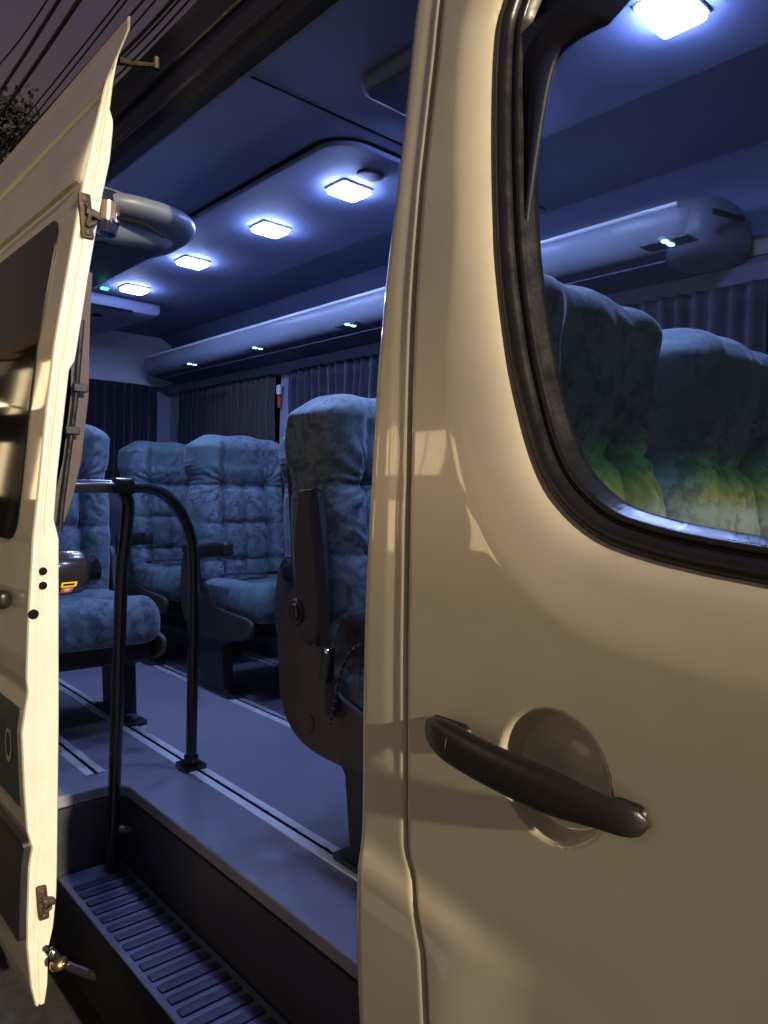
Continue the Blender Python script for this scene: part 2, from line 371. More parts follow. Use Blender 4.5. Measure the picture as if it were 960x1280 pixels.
def door_front():
    hs=np.unique(np.round(np.concatenate([np.arange(-1.45,-.42,.012),np.arange(-.42,-.22,.003),np.arange(-.22,1.32,.007)]),4))
    ys=np.unique(np.round(np.concatenate([np.arange(-.46,.36,.012),np.arange(.36,.740,.0035),[.742,.744,.746]]),4))
    Y0,H=np.meshgrid(ys,hs)
    g=gapY(H)-.003
    Yn=np.where(Y0>.60,.60+(Y0-.60)*(g-.60)/(.746-.60),Y0)
    # extra columns rolling inwards at the gap
    X=profA(H)+crease(Yn,H)
    s=np.where(inside(WC,Yn,H),0,sdist(WC,Yn,H))
    wd=.05+.05*(1-sm(.05,.40,H))
    X=X+.0150*(1-s/wd).clip(0,1)**1.5+.020*np.exp(-s/.014)
    # bowl behind the handle
    rr=np.hypot(Yn-HC[0],H-HC[1])
    X=X+.020*(1-sm(HR*.90,HR*1.0,rr))*1.5+.010*(1-sm(0,HR*.95,rr))
    edge=g-Yn
    X=X+.003*(1-sm(0,.006,edge))**2
    ec=[]
    for k,(dy,dx) in enumerate([(.0005,.010),(0.0005,.03)]):
        ec.append((g[:,-1]+dy,X[:,-1]+dx))
    Yf=np.concatenate([Yn]+[a[0][:,None] for a in ec],1); Xf=np.concatenate([X]+[a[1][:,None] for a in ec],1)
    Hf=np.concatenate([H,H[:,:1],H[:,:1]],1)
    nr,nc=Yf.shape
    V=np.c_[Xf.ravel(),Yf.ravel(),Hf.ravel()]
    cy=(Yf[1:,1:]+Yf[:-1,:-1])/2; ch=(Hf[1:,1:]+Hf[:-1,:-1])/2
    ins=inside(WC,cy,ch)&(sdist(WC,cy,ch)>.012)
    F=[]
    for i in range(nr-1):
        for j in range(nc-1):
            if not ins[i,j]: F.append((i*nc+j,(i+1)*nc+j,(i+1)*nc+j+1,i*nc+j+1))
    return V.tolist(),F
V,F=door_front()
fd=mk('front_door',V,F,paint,bus); 
# seal ring of the door window
def ring(P, profile, name, m, parent, closedprof=False):
    n=len(P); T=np.roll(P,-1,0)-np.roll(P,1,0); T/=np.hypot(T[:,0],T[:,1])[:,None]
    area=.5*np.sum(P[:,0]*np.roll(P[:,1],-1)-np.roll(P[:,0],-1)*P[:,1])
    sgn=1 if area>0 else -1
    Nn=np.c_[-T[:,1],T[:,0]]*sgn      # inward
    V=[];F=[];k=len(profile)
    for i in range(n):
        for (t,x) in profile:
            y=P[i,0]+Nn[i,0]*t; h=P[i,1]+Nn[i,1]*t
            V.append((prof(P[i,1])+x,y,h))
    for i in range(n):
        j=(i+1)%n
        for q in range(k-1 if not closedprof else k):
            F.append((i*k+q,i*k+(q+1)%k,j*k+(q+1)%k,j*k+q))
    return auto(mk(name,V,F,m,parent),50)
def arc(c,r,a0,a1,n): return [(c[0]+r*math.cos(math.radians(a0+(a1-a0)*i/n)),c[1]-r*math.sin(math.radians(a0+(a1-a0)*i/n))) for i in range(n+1)]
sp=[(-.004,.065)]+[(-.004,.040)]+arc((.0085,.038),.0125,180,10,12)+[(.022,.044)]+arc((.0285,.044),.0055,150,10,6)+[(.035,.050)]+[(.041,.058),(.041,.07),(.0,.07)]
ring(WC,sp,'window_seal',rubber,fd,True)
strip=[(.0215,.0420),(.0225,.0400),(.0238,.0420),(.0238,.046),(.0215,.046)]  # lighter line painted as the warm highlight running round the seal
ring(WC,strip,'seal_highlight',mat('seal_glint',(.20,.16,.13),.3,.4),fd,True)
# glass
ctr=WC.mean(0)
Pin=WC+(ctr-WC)*0
n=len(WC); T=np.roll(WC,-1,0)-np.roll(WC,1,0); T/=np.hypot(T[:,0],T[:,1])[:,None]
ar=.5*np.sum(WC[:,0]*np.roll(WC[:,1],-1)-np.roll(WC[:,0],-1)*WC[:,1]); NI=np.c_[-T[:,1],T[:,0]]*(1 if ar>0 else -1)
G=WC+NI*.037
gm=MB()
mid=[(-.0,.3)]
bmg=bmesh.new(); vs=[bmg.verts.new((prof(p[1])+.060,p[0],p[1]+ZC)) for p in G[::3]]
bmg.faces.new(vs); bmesh.ops.triangulate(bmg,faces=bmg.faces[:])
me=bpy.data.meshes.new('window_glass'); bmg.to_mesh(me); bmg.free(); me.materials.append(glass_m)
wg=bpy.data.objects.new('window_glass',me); COL.objects.link(wg); wg.parent=fd
# inner frame of the door window
IPX=[(750,6),(715,22),(690,38),(676,55),(669,90),(664,170),(660,260),(658,350),(661,430),(668,500),(678,545),(705,602),(752,640),(800,658),(862,676),(960,697)]
ic=[(atX(px,py,.80).y,atX(px,py,.80).z) for px,py in IPX]
ic=ic+[(.1,-.09),(-.30,-.10),(-.36,-.02),(-.35,.15),(-.05,.80),(.1,.84),(.3,.82)]
IC=resample(smooth_poly(ic,2),420)
# match inner ring start to outer ring for bridging by angle
def byang(P):
    c=np.array([.22,.33]); a=np.arctan2(P[:,1]-c[1],P[:,0]-c[0]); t=np.linspace(-math.pi,math.pi,360,endpoint=False)
    o=np.argsort(a); a=a[o]; Q=P[o]
    a3=np.r_[a-2*math.pi,a,a+2*math.pi]; Q3=np.r_[Q,Q,Q]
    return np.c_[np.interp(t,a3,Q3[:,0]),np.interp(t,a3,Q3[:,1])]
A=byang(G); B=byang(IC); V=[];F=[]
for a,b in zip(A,B):
    o_=(b-np.array([.22,.33])); o_=o_/np.hypot(*o_)
    V+= [(prof(a[1])+.070,a[0]+o_[0]*.006,a[1]+o_[1]*.006),(.790+max(0,(prof(a[1])-.73)*.7),(a[0]+b[0])/2+o_[0]*.01,(a[1]+b[1])/2+o_[1]*.01),(max(.798,prof(b[1])+.045),b[0]+o_[0]*.004,b[1]+o_[1]*.004),(max(.804,prof(b[1])+.052),b[0],b[1]),(max(.81,prof(b[1])+.06),b[0]+o_[0]*.006,b[1]+o_[1]*.006),(max(.815,prof(b[1]+o_[1]*.09)+.04),b[0]+o_[0]*.09,b[1]+o_[1]*.09)]
for i in range(360):
    j=(i+1)%360
    for q in range(5): F.append((i*6+q,i*6+q+1,j*6+q+1,j*6+q))
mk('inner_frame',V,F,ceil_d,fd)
# exterior handle
hb=MB(); pts=[];rs=[]
V=[];F=[];seg=20;N_=40
for i in range(N_+1):
    t=i/N_; y=.694-.322*t; hh=-.309-.022*t
    if t<.5: w=.0245*1.06*math.sqrt(max(0,1-(1-min(1,t/.22))**2.4))
    else: w=.0245*1.06*(1-.30*ss(.62,.9,t))*max(0,1-(max(0,(t-.88)/.12))**3)**.45
    w=max(w,.001)
    arch=.027*math.sin(math.pi*min(1,max(0,(t-.0)/1.0)))**.6
    th=.011*max(.001,1-abs(2*t-1)**8)**.5
    x=.700-arch
    for k in range(seg):
        a=2*math.pi*k/seg; c_,s_=math.cos(a),math.sin(a)
        V.append((x+th*(abs(c_)**.8)*math.copysign(1,c_),y,hh+w*(abs(s_)**.8)*math.copysign(1,s_)))
for i in range(N_):
    for k in range(seg): F.append((i*seg+k,(i+1)*seg+k,(i+1)*seg+(k+1)%seg,i*seg+(k+1)%seg))
F.append(tuple(range(seg))); F.append(tuple(N_*seg+k for k in range(seg))[::-1])
hnd=auto(mk('door_handle',V,F,handle_m,fd),60)
def pad(y0,y1,h0,w):
    V,N,F=rbox(((y1-y0)/2,w,.014),.012,(14,8,4))
    return [(prof(h0)+.004-v.z,(y0+y1)/2+v.x*1,h0+v.y) for v in V],F
for a in ((.618,.690,-.3105,.019),(.376,.420,-.330,.016)): mb=MB(); mb.add(*pad(*a)); mb.out('handle_mount',handle_m,fd)
sb=MB(); 
for k in range(21):
    pass
sb.tube([(.6765+.0,.632,-.3125+.0245*math.cos(a)) if False else (.688-.0155*math.sin(a)*1.25,.630,-.3135+.0235*math.cos(a)) for a in [math.pi*k/16 for k in range(17)]],.0009,6)
sb.out('handle_seam',mat('seam',(.12,.10,.08),.5),hnd)
# ---- B pillar
EPX=[(522,0),(507,140),(495,250),(482,350),(471,475),(464,600),(457,740),(454,850),(453,1000),(452,1045),(448,1075),(446,1150),(449,1280)]
ep=[onbody(a,b,.003 if b<1050 else -.007) for a,b in EPX]; eh=[p.z for p in ep][::-1]; ey=[p.y for p in ep][::-1]
def bpillar():
    hs=np.arange(-1.45,1.42,.012); cols=[]
    YR=.838
    def X0(y,h): return profA(h)+crease(y,h)
    V=[];nc=0
    us=[0,.03,.07,.12,.2,.3,.4,.5,.6,.7,.8,.88,.93,.97,1.0]
    for h in hs:
        g=float(gapY(h))+.003; row=[]
        yr=float(np.interp(h,[-1.5]+eh+[1.5],[ey[0]]+ey+[ey[-1]]))
        b=float(X0(g,h))
        row.append((b+.03,g-.0005,h)); row.append((b+.010,g-.0005,h))
        for u in us:
            y=g+(yr-g)*u; x=float(X0(y,h))
            e0=(y-g); e1=(yr-y)
            x+=.003*(1-float(sm(0,.006,np.array(e0))))**2+.004*(1-float(sm(0,.010,np.array(e1))))**2
            # shallow pressed band next to the gap
            x+=.002*math.exp(-((e0-.020)/.010)**2)*float(sm(-.45,-.35,np.array(h)))
            row.append((x,y,h))
        row.append((x+.012,yr+.002,h)); row.append((x+.05,yr+.001,h)); row.append((x+.06,yr+.012,h)); row.append((x+.075,yr+.012,h)); row.append((x+.08,yr-.02,h)); row.append((x+.08,yr-.08,h))
        nc=len(row); V+=row
    F=[]
    for i in range(len(hs)-1):
        for j in range(nc-1): F.append((i*nc+j,(i+1)*nc+j,(i+1)*nc+j+1,i*nc+j+1))
    return V,F
V,F=bpillar(); mk('door_pillar',V,F,paint,bus)
t=MB(); t.tube([(prof(h)+float(crease(.74,np.array(h)))+.014,float(gapY(h)),h) for h in np.arange(-1.4,1.3,.03)],.0055,8); t.out('gap_shade',dark_m,bus)  # dark tube in place of the shade inside the door gap
# rubber lip on the pillar edge and inner pillar trim
t=MB(); t.tube([(prof(h)+.062,.846,h) for h in np.arange(-1.0,1.3,.05)],.006,8); t.out('pillar_seal',rubber,bus)
t=MB(); t.add(*[[(prof(h)+dx,y,h) for h in np.arange(-1.0,1.12,.1) for (dx,y) in ((.078,.73),((.17 if h<.45 else .10),.73),((.17 if h<.45 else .10),.835),(.078,.835))],
   [(i*4+k,i*4+(k+1)%4,(i+1)*4+(k+1)%4,(i+1)*4+k) for i in range(21) for k in range(4)]]); t.out('pillar_trim',ceil_d,bus)  # lower part deepened to block street light beside the cab seat
# pillar highlights: chrome dots standing in for the glints along the flange
for yy in (240,312,372,430,478):
    p=onbody(497-(yy-240)*.105,yy,.03)
    t=MB(); t.lathe([(0,.003),(.002,.003),(.003,.0015)],(p.x,float(np.interp(p.z,eh,ey))+.002,p.z),(0,1,0),8); t.out('flange_glint',chrome,bus)
# ---- roof, far wall, rear wall
t=MB()
rf=[(prof(h),h) for h in (1.36,1.40,1.46,1.52)]+[(1.62,1.56),(2.0,1.52),(2.3,1.40),(2.50,1.0),(2.56,.0),(2.58,-1.4)]
V=[];F=[]
yy=[-.5,.83,2.3,3.8,5.35]
for y in yy: V+=[(x,y,h) for x,h in rf]
k=len(rf)
for i in range(len(yy)-1):
    for j in range(k-1): F.append((i*k+j,i*k+j+1,(i+1)*k+j+1,(i+1)*k+j))
t.add(V,F); t.out('roof_shell',paint,bus)
# door header: slanting trim between the roof edge and the ceiling, with its seal
V=[];F=[]
hp=[(.985,1.375),(.962,1.345),(.970,1.325),(.975,1.28),(.968,1.20),(.955,1.12),(.962,1.085),(.985,1.07),(1.02,1.066)]
ys=[.70+.1*i for i in range(46)]
for y in ys: V+=[(x,y,h) for x,h in hp]
k=len(hp)
for i in range(len(ys)-1):
    for j in range(k-1): F.append((i*k+j,i*k+j+1,(i+1)*k+j+1,(i+1)*k+j))
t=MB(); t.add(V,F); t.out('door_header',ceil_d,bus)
t=MB(); t.tube([(.957,y,1.135) for y in np.arange(.8,2.6,.05)],.011,10)
t.tube([(.968,y,1.24) for y in np.arange(.8,2.6,.05)],.007,8); t.out('header_seal',rubber,bus)
# front quarter of the cab (side panel ahead of the door, A pillar) and rear quarter behind the opening
t=MB()
V=[];F=[]
hh_=[-1.45,-1.2,-.9,-.6,-.3,0,.3,.6,.9,1.1,1.3,1.36]
for i,y in enumerate((2.62,3.2,3.8,4.6,5.35)):
    V+=[(prof(h)+.01,y,h) for h in hh_]
k=len(hh_)
for i in range(4):
    for j in range(k-1): F.append((i*k+j,i*k+j+1,(i+1)*k+j+1,(i+1)*k+j))
t.add(V,F); t.out('rear_side_panel',paint,bus)
t=MB(); t.prism([(-.46,-1.4),(-1.9,-1.4),(-1.9,-.45),(-1.15,-.28),(-.47,.60),(-.46,.62)],'X',.735,.745); t.out('front_wing',paint,bus)
t=MB(); t.prism([(-.30,1.07),(-.47,.66),(-.43,.64),(-.24,1.05)],'X',.80,2.45); t.box((.80,-.4,1.07),(2.5,.2,1.09)); t.out('cab_header',ceil_d,bus)
t=MB(); t.prism([(-1.15,-.28),(-1.15,-1.0),(-.75,-1.0),(-.65,-.35),(-.8,-.25)],'X',.76,2.5); t.out('dashboard_block',plastic,bus)  # unseen box, added to block low light from ahead
mk('windscreen',[(.76,-1.18,-.26),(2.5,-1.18,-.26),(2.5,-.45,.70),(.76,-.45,.70)],[(0,1,2,3)],wsg,bus,False)
# ---- floor
t=MB(); 
t.prism([(1.0,2.36),(1.0,1.0),(.80,1.0),(.80,-.6),(2.5,-.6),(2.5,5.25),(.72,5.25),(.72,2.62),(.72,2.44),(.94,2.44),(.965,2.43),(.985,2.415),(1.0,2.39)],'Z',-1.04,-1.0)
flo=t.out('floor',floor_m,bus,ang=30); bevel(flo,.006,3)
# step well: riser, back wall, tread
t=MB(); t.prism([(1.0-.006,1.0),(1.0-.006,2.37),(.985,2.405),(.955,2.432),(.72,2.432),(.72,2.44),(1.01,2.44),(1.01,1.0)],'Z',-1.30,-1.0405); t.out('step_riser',mat('riser',(.032,.034,.046),.45,bump=.2,bscale=300,var=.1),bus,ang=50)
# tread with raised ribs
t=MB(); t.box((.785,.95,-1.275),(.992,2.43,-1.256)); tr=t.out('step_tread',step_m,bus); bevel(tr,.005,2)
t=MB()
for k in range(25):
    y=1.00+k*.055
    V_,N_v,F_=rbox((.083,.0165,.005),.0045,(8,6,2)); t.add([(.886+v.x,y+v.y,-1.2545+v.z) for v in V_],F_)
t.out('tread_ribs',mat('tread_rib',(.030,.035,.07),.5,bump=.2,bscale=300),tr)
t=MB(); t.prism([(.784,-1.258),(.778,-1.264),(.762,-1.30),(.755,-1.44),(.80,-1.46),(.80,-1.30)],'Y',.95,2.62); t.out('sill',dark_m,bus)
t=MB(); t.box((.72,2.44,-1.30),(.76,2.62,-1.0405)); t.out('sill_end',plastic,bus)
# floor rails
def rail(X,y0,y1,z=-1.0):
    mb=MB(); c=MB()
    w=.036
    pr=[(-w,0),(-w+.002,.0035),(-.011,.0045),(-.007,.0045),(-.007,.001),(.007,.001),(.007,.0045),(.011,.0045),(w-.002,.0035),(w,0)]
    mb.prism([(X+a,z+.001+b) for a,b in pr][::-1],'Y',y0,y1)
    o=mb.out('floor_rail',alu,bus)
    s=MB(); s.box((X-.0068,y0,z+.0012),(X+.0068,y1,z+.0032))
    yk=y0+.05
    while yk<y1-.02:
        s.lathe([(0,.0125),(.0042,.0125)],(X,yk,z+.0010),(0,0,1),12); yk+=.155
    s.out('rail_slot',dark_m,o)
rail(1.245,.95,5.1); rail(1.81,1.0,5.1); rail(2.36,1.0,5.1); rail(.955,2.56,5.1)
# ---- ceiling with rounded lower panels
t=MB(); t.box((.99,-.3,1.062),(2.48,5.25,1.09)); t.out('ceiling',ceil_m,bus)
def roundrect(x0,y0,x1,y1,r,n=6):
    P=[]
    for cx,cy,a0 in ((x1-r,y1-r,0),(x0+r,y1-r,90),(x0+r,y0+r,180),(x1-r,y0+r,270)):
        for k in range(n+1):
            a=math.radians(a0+90*k/n); P.append((cx+r*math.cos(a),cy+r*math.sin(a)))
    return P
def panel(name,rect,r,z0,z1,m,bw=.008):
    mb=MB(); mb.prism(roundrect(*rect,r),'Z',z0,z1); o=mb.out(name,m,bus,ang=30); bevel(o,bw,3); return o
panel('ceiling_panel',(1.33,1.70,1.95,4.05,.10),.10 if False else .12,1.040,1.070,ceil_m) if False else None
mb=MB(); mb.prism(roundrect(1.345,1.755,1.97,4.0,.11),'Z',1.046,1.070); bevel(mb.out('ceiling_panel',ceil_m,bus,ang=30),.006,3)
mb=MB(); 
RR=roundrect(1.325,1.735,1.99,4.02,.13); RI=roundrect(1.347,1.757,1.968,3.998,.11)
nn=len(RR); mb.add([(x,y,1.0595) for x,y in RR]+[(x,y,1.0595) for x,y in RI],[(i,(i+1)%nn,nn+(i+1)%nn,nn+i) for i in range(nn)])
mb.out('panel_groove',dark_m,bus)
mb=MB(); mb.prism(roundrect(1.20,-.15,1.76,1.52,.06),'Z',1.028,1.070); bevel(mb.out('ceiling_panel',ceil_m,bus,ang=30),.02,3)
mb=MB(); hx=[atH(447,128,1.058),atH(505,92,1.058),atH(560,120,1.058),atH(510,165,1.058)]
# roof hatch (dark inset) and its frame
mb.prism(roundrect(1.22,1.12,1.50,1.49,.02),'Z',1.020,1.027); bevel(mb.out('roof_hatch',mat('hatch',(.035,.035,.07),.5),bus),.003)
# ceiling seams
mb=MB(); mb.box((1.0,1.68,1.0600),(2.25,1.688,1.0615)); mb.out('ceiling_seam',dark_m,bus)
mb=MB(); mb.box((1.0,3.0,1.0600),(1.32,3.006,1.0615)); mb.out('ceiling_seam',dark_m,bus)
# ceiling LED lights
LP=[(1.60,.80),(1.60,1.40),(1.60,2.0),(1.60,2.52),(1.60,3.10),(1.60,3.70)]
LPX=[(840,20),None,(436,241),(338,289),(241,330),(168,363)]
LPO=[]
for q in LPX:
    if q: p=atH(q[0],q[1],1.030 if q[0]<600 else 1.012); LPO.append((p.x,p.y))
    else: LPO.append(None)
LPO[1]=((LPO[0][0]+LPO[2][0])/2,(LPO[0][1]+LPO[2][1])/2)
lproto=None
for i,(x,y) in enumerate(LPO):
    zb=1.046 if i>=2 else 1.028
    if lproto is None:
        V_,N_v,F_=rbox((.066,.056,.008),.0075,(8,8,3))
        fr=mk('ceiling_light',[tuple(v) for v in V_],F_,white_m,bus,True,dz=0)
        V_,N_v,F_=rbox((.060,.050,.012),.011,(8,8,3))
        ln=mk('light_lens',[(v.x,v.y,v.z-.010) for v in V_],F_,led,fr,True,dz=0)
        lproto=fr
    else: fr=copy_tree(lproto,bus)
    fr.location=Vector((x,y,zb+ZC-.002))-bus.location
# speakers
for (px,py) in ((272,281),(463,214)):
    p=atH(px,py,1.055); mb=MB(); mb.lathe([(0,.046),(-.008,.046),(-.010,.040),(-.007,.010)],(p.x,p.y,1.047 if px>400 else 1.06),(0,0,1),24); mb.out('ceiling_speaker',mat('speaker',(.02,.02,.03),.6),bus)
# rear air unit
mb=MB(); V_,N_v,F_=rbox((.42,.55,.06),.05,(16,16,6)); mb.add([(1.42+v.x*(1-.12*(v.y/.55)),4.66+v.y,1.045+v.z) for v in V_],F_); mb.out('air_unit',mat('air_unit_skin',(.22,.24,.36),.5,var=.05),bus)
mb=MB(); mb.box((1.15,4.10,.990),(1.70,4.112,1.0)); 
for k in range(2): mb.lathe([(0,.03),(-.006,.026)],(1.25+.32*k,4.30,.986),(0,0,1),16)
mb.out('air_vent',dark_m,bus)
# ---- luggage racks
def rack_poly(side):
    # (dist from nose, h)
    pts=[(0.30,.925),(.10,.915),(.03,.908),(.006,.900),(-.002,.885),(.000,.850),(.012,.812),(.04,.786),(.075,.775),(.16,.765),(.30,.745)]
    return pts
def build_rack(xn, sgn, y0, y1, name):
    pts=smooth_poly(rack_poly(0),2,False)
    k=len(pts); V=[];F=[]
    # front end is a rounded cap: sections shrink
    secs=[]
    for t_ in np.linspace(0,1,8):
        a=t_*math.pi/2; secs.append((y0+.10*(1-math.sin(a)) if False else y0+.09*(1-math.cos(a))*0+.09*t_**2*0, t_))
    ys=[(y0-.07,.12),(y0-.066,.35),(y0-.055,.55),(y0-.035,.78),(y0-.012,.93),(y0+.02,1.0)]
    ys+= [(y0+.02+(y1-y0-.04)*i/12,1.0) for i in range(1,13)]
    ys+= [(y1,.97),(y1+.015,.85),(y1+.02,.5)]
    cxr,chr_=.20,.845
    for (y,s) in ys:
        for (a,b) in pts:
            d=cxr+(a-cxr)*(s if a<cxr else 1); h=chr_+(b-chr_)*s
            V.append((xn+sgn*d,y,h))
    for i in range(len(ys)-1):
        for j in range(k-1): F.append((i*k+j,i*k+j+1,(i+1)*k+j+1,(i+1)*k+j))
    F.append(tuple(range(k))); F.append(tuple((len(ys)-1)*k+j for j in range(k))[::-1])
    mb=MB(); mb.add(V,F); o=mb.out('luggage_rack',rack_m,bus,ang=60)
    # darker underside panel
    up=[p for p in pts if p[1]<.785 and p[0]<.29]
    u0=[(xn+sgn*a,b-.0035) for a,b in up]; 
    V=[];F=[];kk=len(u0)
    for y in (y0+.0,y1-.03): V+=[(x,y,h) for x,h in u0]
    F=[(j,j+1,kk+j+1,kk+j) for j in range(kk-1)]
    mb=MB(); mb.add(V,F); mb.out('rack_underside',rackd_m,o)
    return o
rk=build_rack(2.145,1,1.12,4.98,'far')
rn=build_rack(1.115,-1,2.30,4.98,'near')
# slots on the caps
def end_cap(cx,cy,ch,ax,ay,ah,m,parent):
    V=[];F=[];nu,nv=48,20
    P=lambda c_,e_: math.copysign(abs(c_)**e_,c_)
    for j in range(nv+1):
        v=-math.pi/2+math.pi*j/nv
        for i in range(nu):
            u=2*math.pi*i/nu
            V.append((cx+ax*P(math.cos(v),.55)*P(math.cos(u),.8),cy+ay*P(math.cos(v),.55)*P(math.sin(u),.8),ch+ah*P(math.sin(v),.8)))
    for j in range(nv):
        for i in range(nu): F.append((j*nu+i,j*nu+(i+1)%nu,(j+1)*nu+(i+1)%nu,(j+1)*nu+i))
    mb=MB(); mb.add(V,F); return mb.out('end_cap',m,parent,ang=80)
capm=mat('cap_skin',(.15,.17,.22),.42,bump=.08,bscale=300,var=.05,vscale=6)
end_cap(.955,2.40,.845,.21,.25,.046,capm,rn); end_cap(2.345,1.13,.848,.175,.12,.10,capm,rk)
mb=MB(); mb.tube([atY(146,272,2.158),atY(180,280,2.156),atY(205,296,2.17)],.006,8,flat=.6); mb.out('cap_slot',dark_m,rn)
mb=MB(); a=atY(892,264,1.000); b=atY(930,274,1.0); mb.tube([a,b],.009,8,flat=.5); mb.out('cap_slot',dark_m,rk)
# reading lights under the racks
for (px,py) in ((438,406),(322,435),(240,455),(835,303)):
    p=atH(px,py,.768); 
    mb=MB(); V_,N_v,F_=rbox((.035,.075,.004),.0035,(4,8,2)); mb.add([(p.x+v.x,p.y+v.y,.7655+v.z) for v in V_],F_); o=mb.out('reading_light',rackd_m,rk)
for (px,py) in ((438,406),(322,435),(240,455),(835,303)):
    p=atH(px,py,.762)
    for dx,dy in ((-.017,.0),(.017,-.0)):
        mb=MB(); V_,N_v,F_=rbox((.0115,.0085,.004),.0035,(4,4,2)); mb.add([(p.x+dx+v.x,p.y+dy+v.y,.7605+v.z) for v in V_],F_); mb.out('reading_lens',led_s,rk)
p=atH(131,358,.76); mb=MB(); V_,N_v,F_=rbox((.014,.012,.004),.0035,(4,4,2)); mb.add([(p.x+v.x,p.y+v.y,.752+v.z) for v in V_],F_); mb.out('reading_lens',led_g,rn)
# thin seam lines on the rack underside
mb=MB(); mb.box((2.235,1.2,.7600),(2.238,4.9,.7665)); mb.out('rack_seam',rackd_m,rk)
highlight_m=mat('nose_highlight',(.82,.84,.9),.3,.1)  # pale strip stands in for the lamp highlight on the rack nose
mb=MB(); mb.tube([(2.150,y,.900) for y in np.arange(1.12,4.97,.2)],.0075,10); mb.out('nose_highlight',highlight_m,rk)
mb=MB(); mb.tube([(1.112,y,.900) for y in np.arange(2.34,4.97,.2)],.0055,10); mb.out('nose_highlight',highlight_m,rn)
mb=MB(); mb.prism([(2.28,1.0615),(2.48,1.0615),(2.48,.86),(2.44,.98),(2.38,1.03)],'Y',-.3,5.2); mb.out('ceiling_cove',ceil_m,bus)
# ---- far wall trim, windows, curtains
mb=MB(); mb.prism([(2.46,-1.0),(2.50,-1.0),(2.50,.0),(2.47,-.05)],'Y',-.5,5.25); mb.out('side_wall',trimg,bus)
mb=MB(); mb.prism([(2.40,.745),(2.50,.80),(2.50,.70),(2.455,.690),(2.425,.70)],'Y',.9,5.25); mb.out('wall_header',mat('wall_header',(.20,.21,.30),.5),bus)
for y0,y1 in ((5.02,5.25),(3.60,3.74),(2.2,2.34),(.80,.95)):
    mb=MB(); mb.prism([(y0,-.05),(y1,-.05),(y1-.01,.70),(y0+.01,.70)],'X',2.452,2.49); bevel(mb.out('wall_pillar',trimg,bus),.01)
mb=MB(); mb.box((2.495,-.5,-.05),(2.505,5.2,.80)); mb.out('side_window',dark_glass,bus)
# rear wall with window opening
mb=MB(); mb.prism([(.75,1.06),(2.5,1.06),(2.5,.74),(.75,.74)],'Y',5.20,5.26)
mb.prism([(2.34,.7395),(2.5,.7395),(2.5,-1.0),(2.34,-1.0)],'Y',5.20,5.26); mb.prism([(.75,-.0),(2.339,-.0),(2.339,-1.0),(.75,-1.0)],'Y',5.20,5.26)
rw=mb.out('rear_wall',trimg,bus)
mb=MB(); mb.tube(bend([(.9,5.195,.735),(2.335,5.195,.735),(2.335,5.195,.02)],.09),.013,10); mb.out('rear_window_seal',rubber,bus)
mb=MB(); mb.box((.9,5.27,0),(2.36,5.275,.75)); mb.out('rear_window',dark_glass,bus)
# cove between ceiling and rear wall
mb=MB(); mb.prism([(5.26,1.06),(5.0,1.061),(5.08,1.01),(5.15,.93),(5.19,.80),(5.198,.745),(5.26,.745)],'X',1.0,2.48); mb.out('rear_cove',mat('rear_cove',(.62,.65,.74),.5),bus)
def curtain(axis,c,u0,u1,h0,h1,m,label,amp=.016,folds=None,seed=0,group=None):
    rnd=random.Random(seed); n=int((u1-u0)/.006); mrows=10
    ph=[rnd.uniform(.055,.085) for _ in range(200)]
    V=[];F=[]
    acc=0; prof_=[]
    for i in range(n+1):
        u=u0+(u1-u0)*i/n; k=int((u-u0)/.07); 
        acc+= .006/ph[k%200]*2*math.pi
        prof_.append((u,math.sin(acc)+.35*math.sin(acc*.37+seed)))
    for j in range(mrows+1):
        h=h0+(h1-h0)*j/mrows
        for (u,s) in prof_:
            d=amp*s*(.55+.45*(1-j/mrows))+.004*math.sin(h*19+u*7)
            V.append((c+d,u,h) if axis=='X' else (u,c+d,h))
    k=n+1
    for j in range(mrows):
        for i in range(n): F.append((j*k+i,j*k+i+1,(j+1)*k+i+1,(j+1)*k+i))
    o=mk('curtain',V,F,m); 
    sol=o.modifiers.new('thick','SOLIDIFY'); sol.thickness=.002
    tag(o,label,'curtain',group); return o
cg='curtains across the side windows'
curtain('X',2.43,4.60,5.02,-.05,.70,curtain_m,'dark navy curtain on the far side window nearest the rear corner',seed=1,group=cg)
curtain('X',2.43,3.76,4.58,-.05,.70,curtain_b,'brownish pleated curtain between two navy ones on the far side window',seed=2,group=cg)
curtain('X',2.43,2.36,3.62,-.05,.70,curtain_m,'dark blue curtain right behind the head of the big front seat',seed=3,group=cg)
curtain('X',2.43,.96,2.20,-.05,.70,curtain_m,'very dark curtain seen through the front door window, behind the cab seats',seed=4,group=cg)
curtain('Y',5.17,.95,2.33,.02,.73,curtain_m,'dark blue curtain covering the rear window of the bus',seed=5)
# red and white seat belt anchors on the far pillars
for (px,py,X) in ((350,497,2.44),(198,520,2.42)):
    p=atX(px,py,X)
    mb=MB(); mb.box((p.x-.006,p.y-.016,p.z-.06),(p.x,p.y+.016,p.z+.01)); o=mb.out('belt_webbing',red_m,bus)
    mb=MB(); V_,N_v,F_=rbox((.010,.02,.03),.008,(3,5,6)); mb.add([(p.x-.008+v.x,p.y+v.y,p.z+.045+v.z) for v in V_],F_); mb.out('belt_guide',white_m,o)
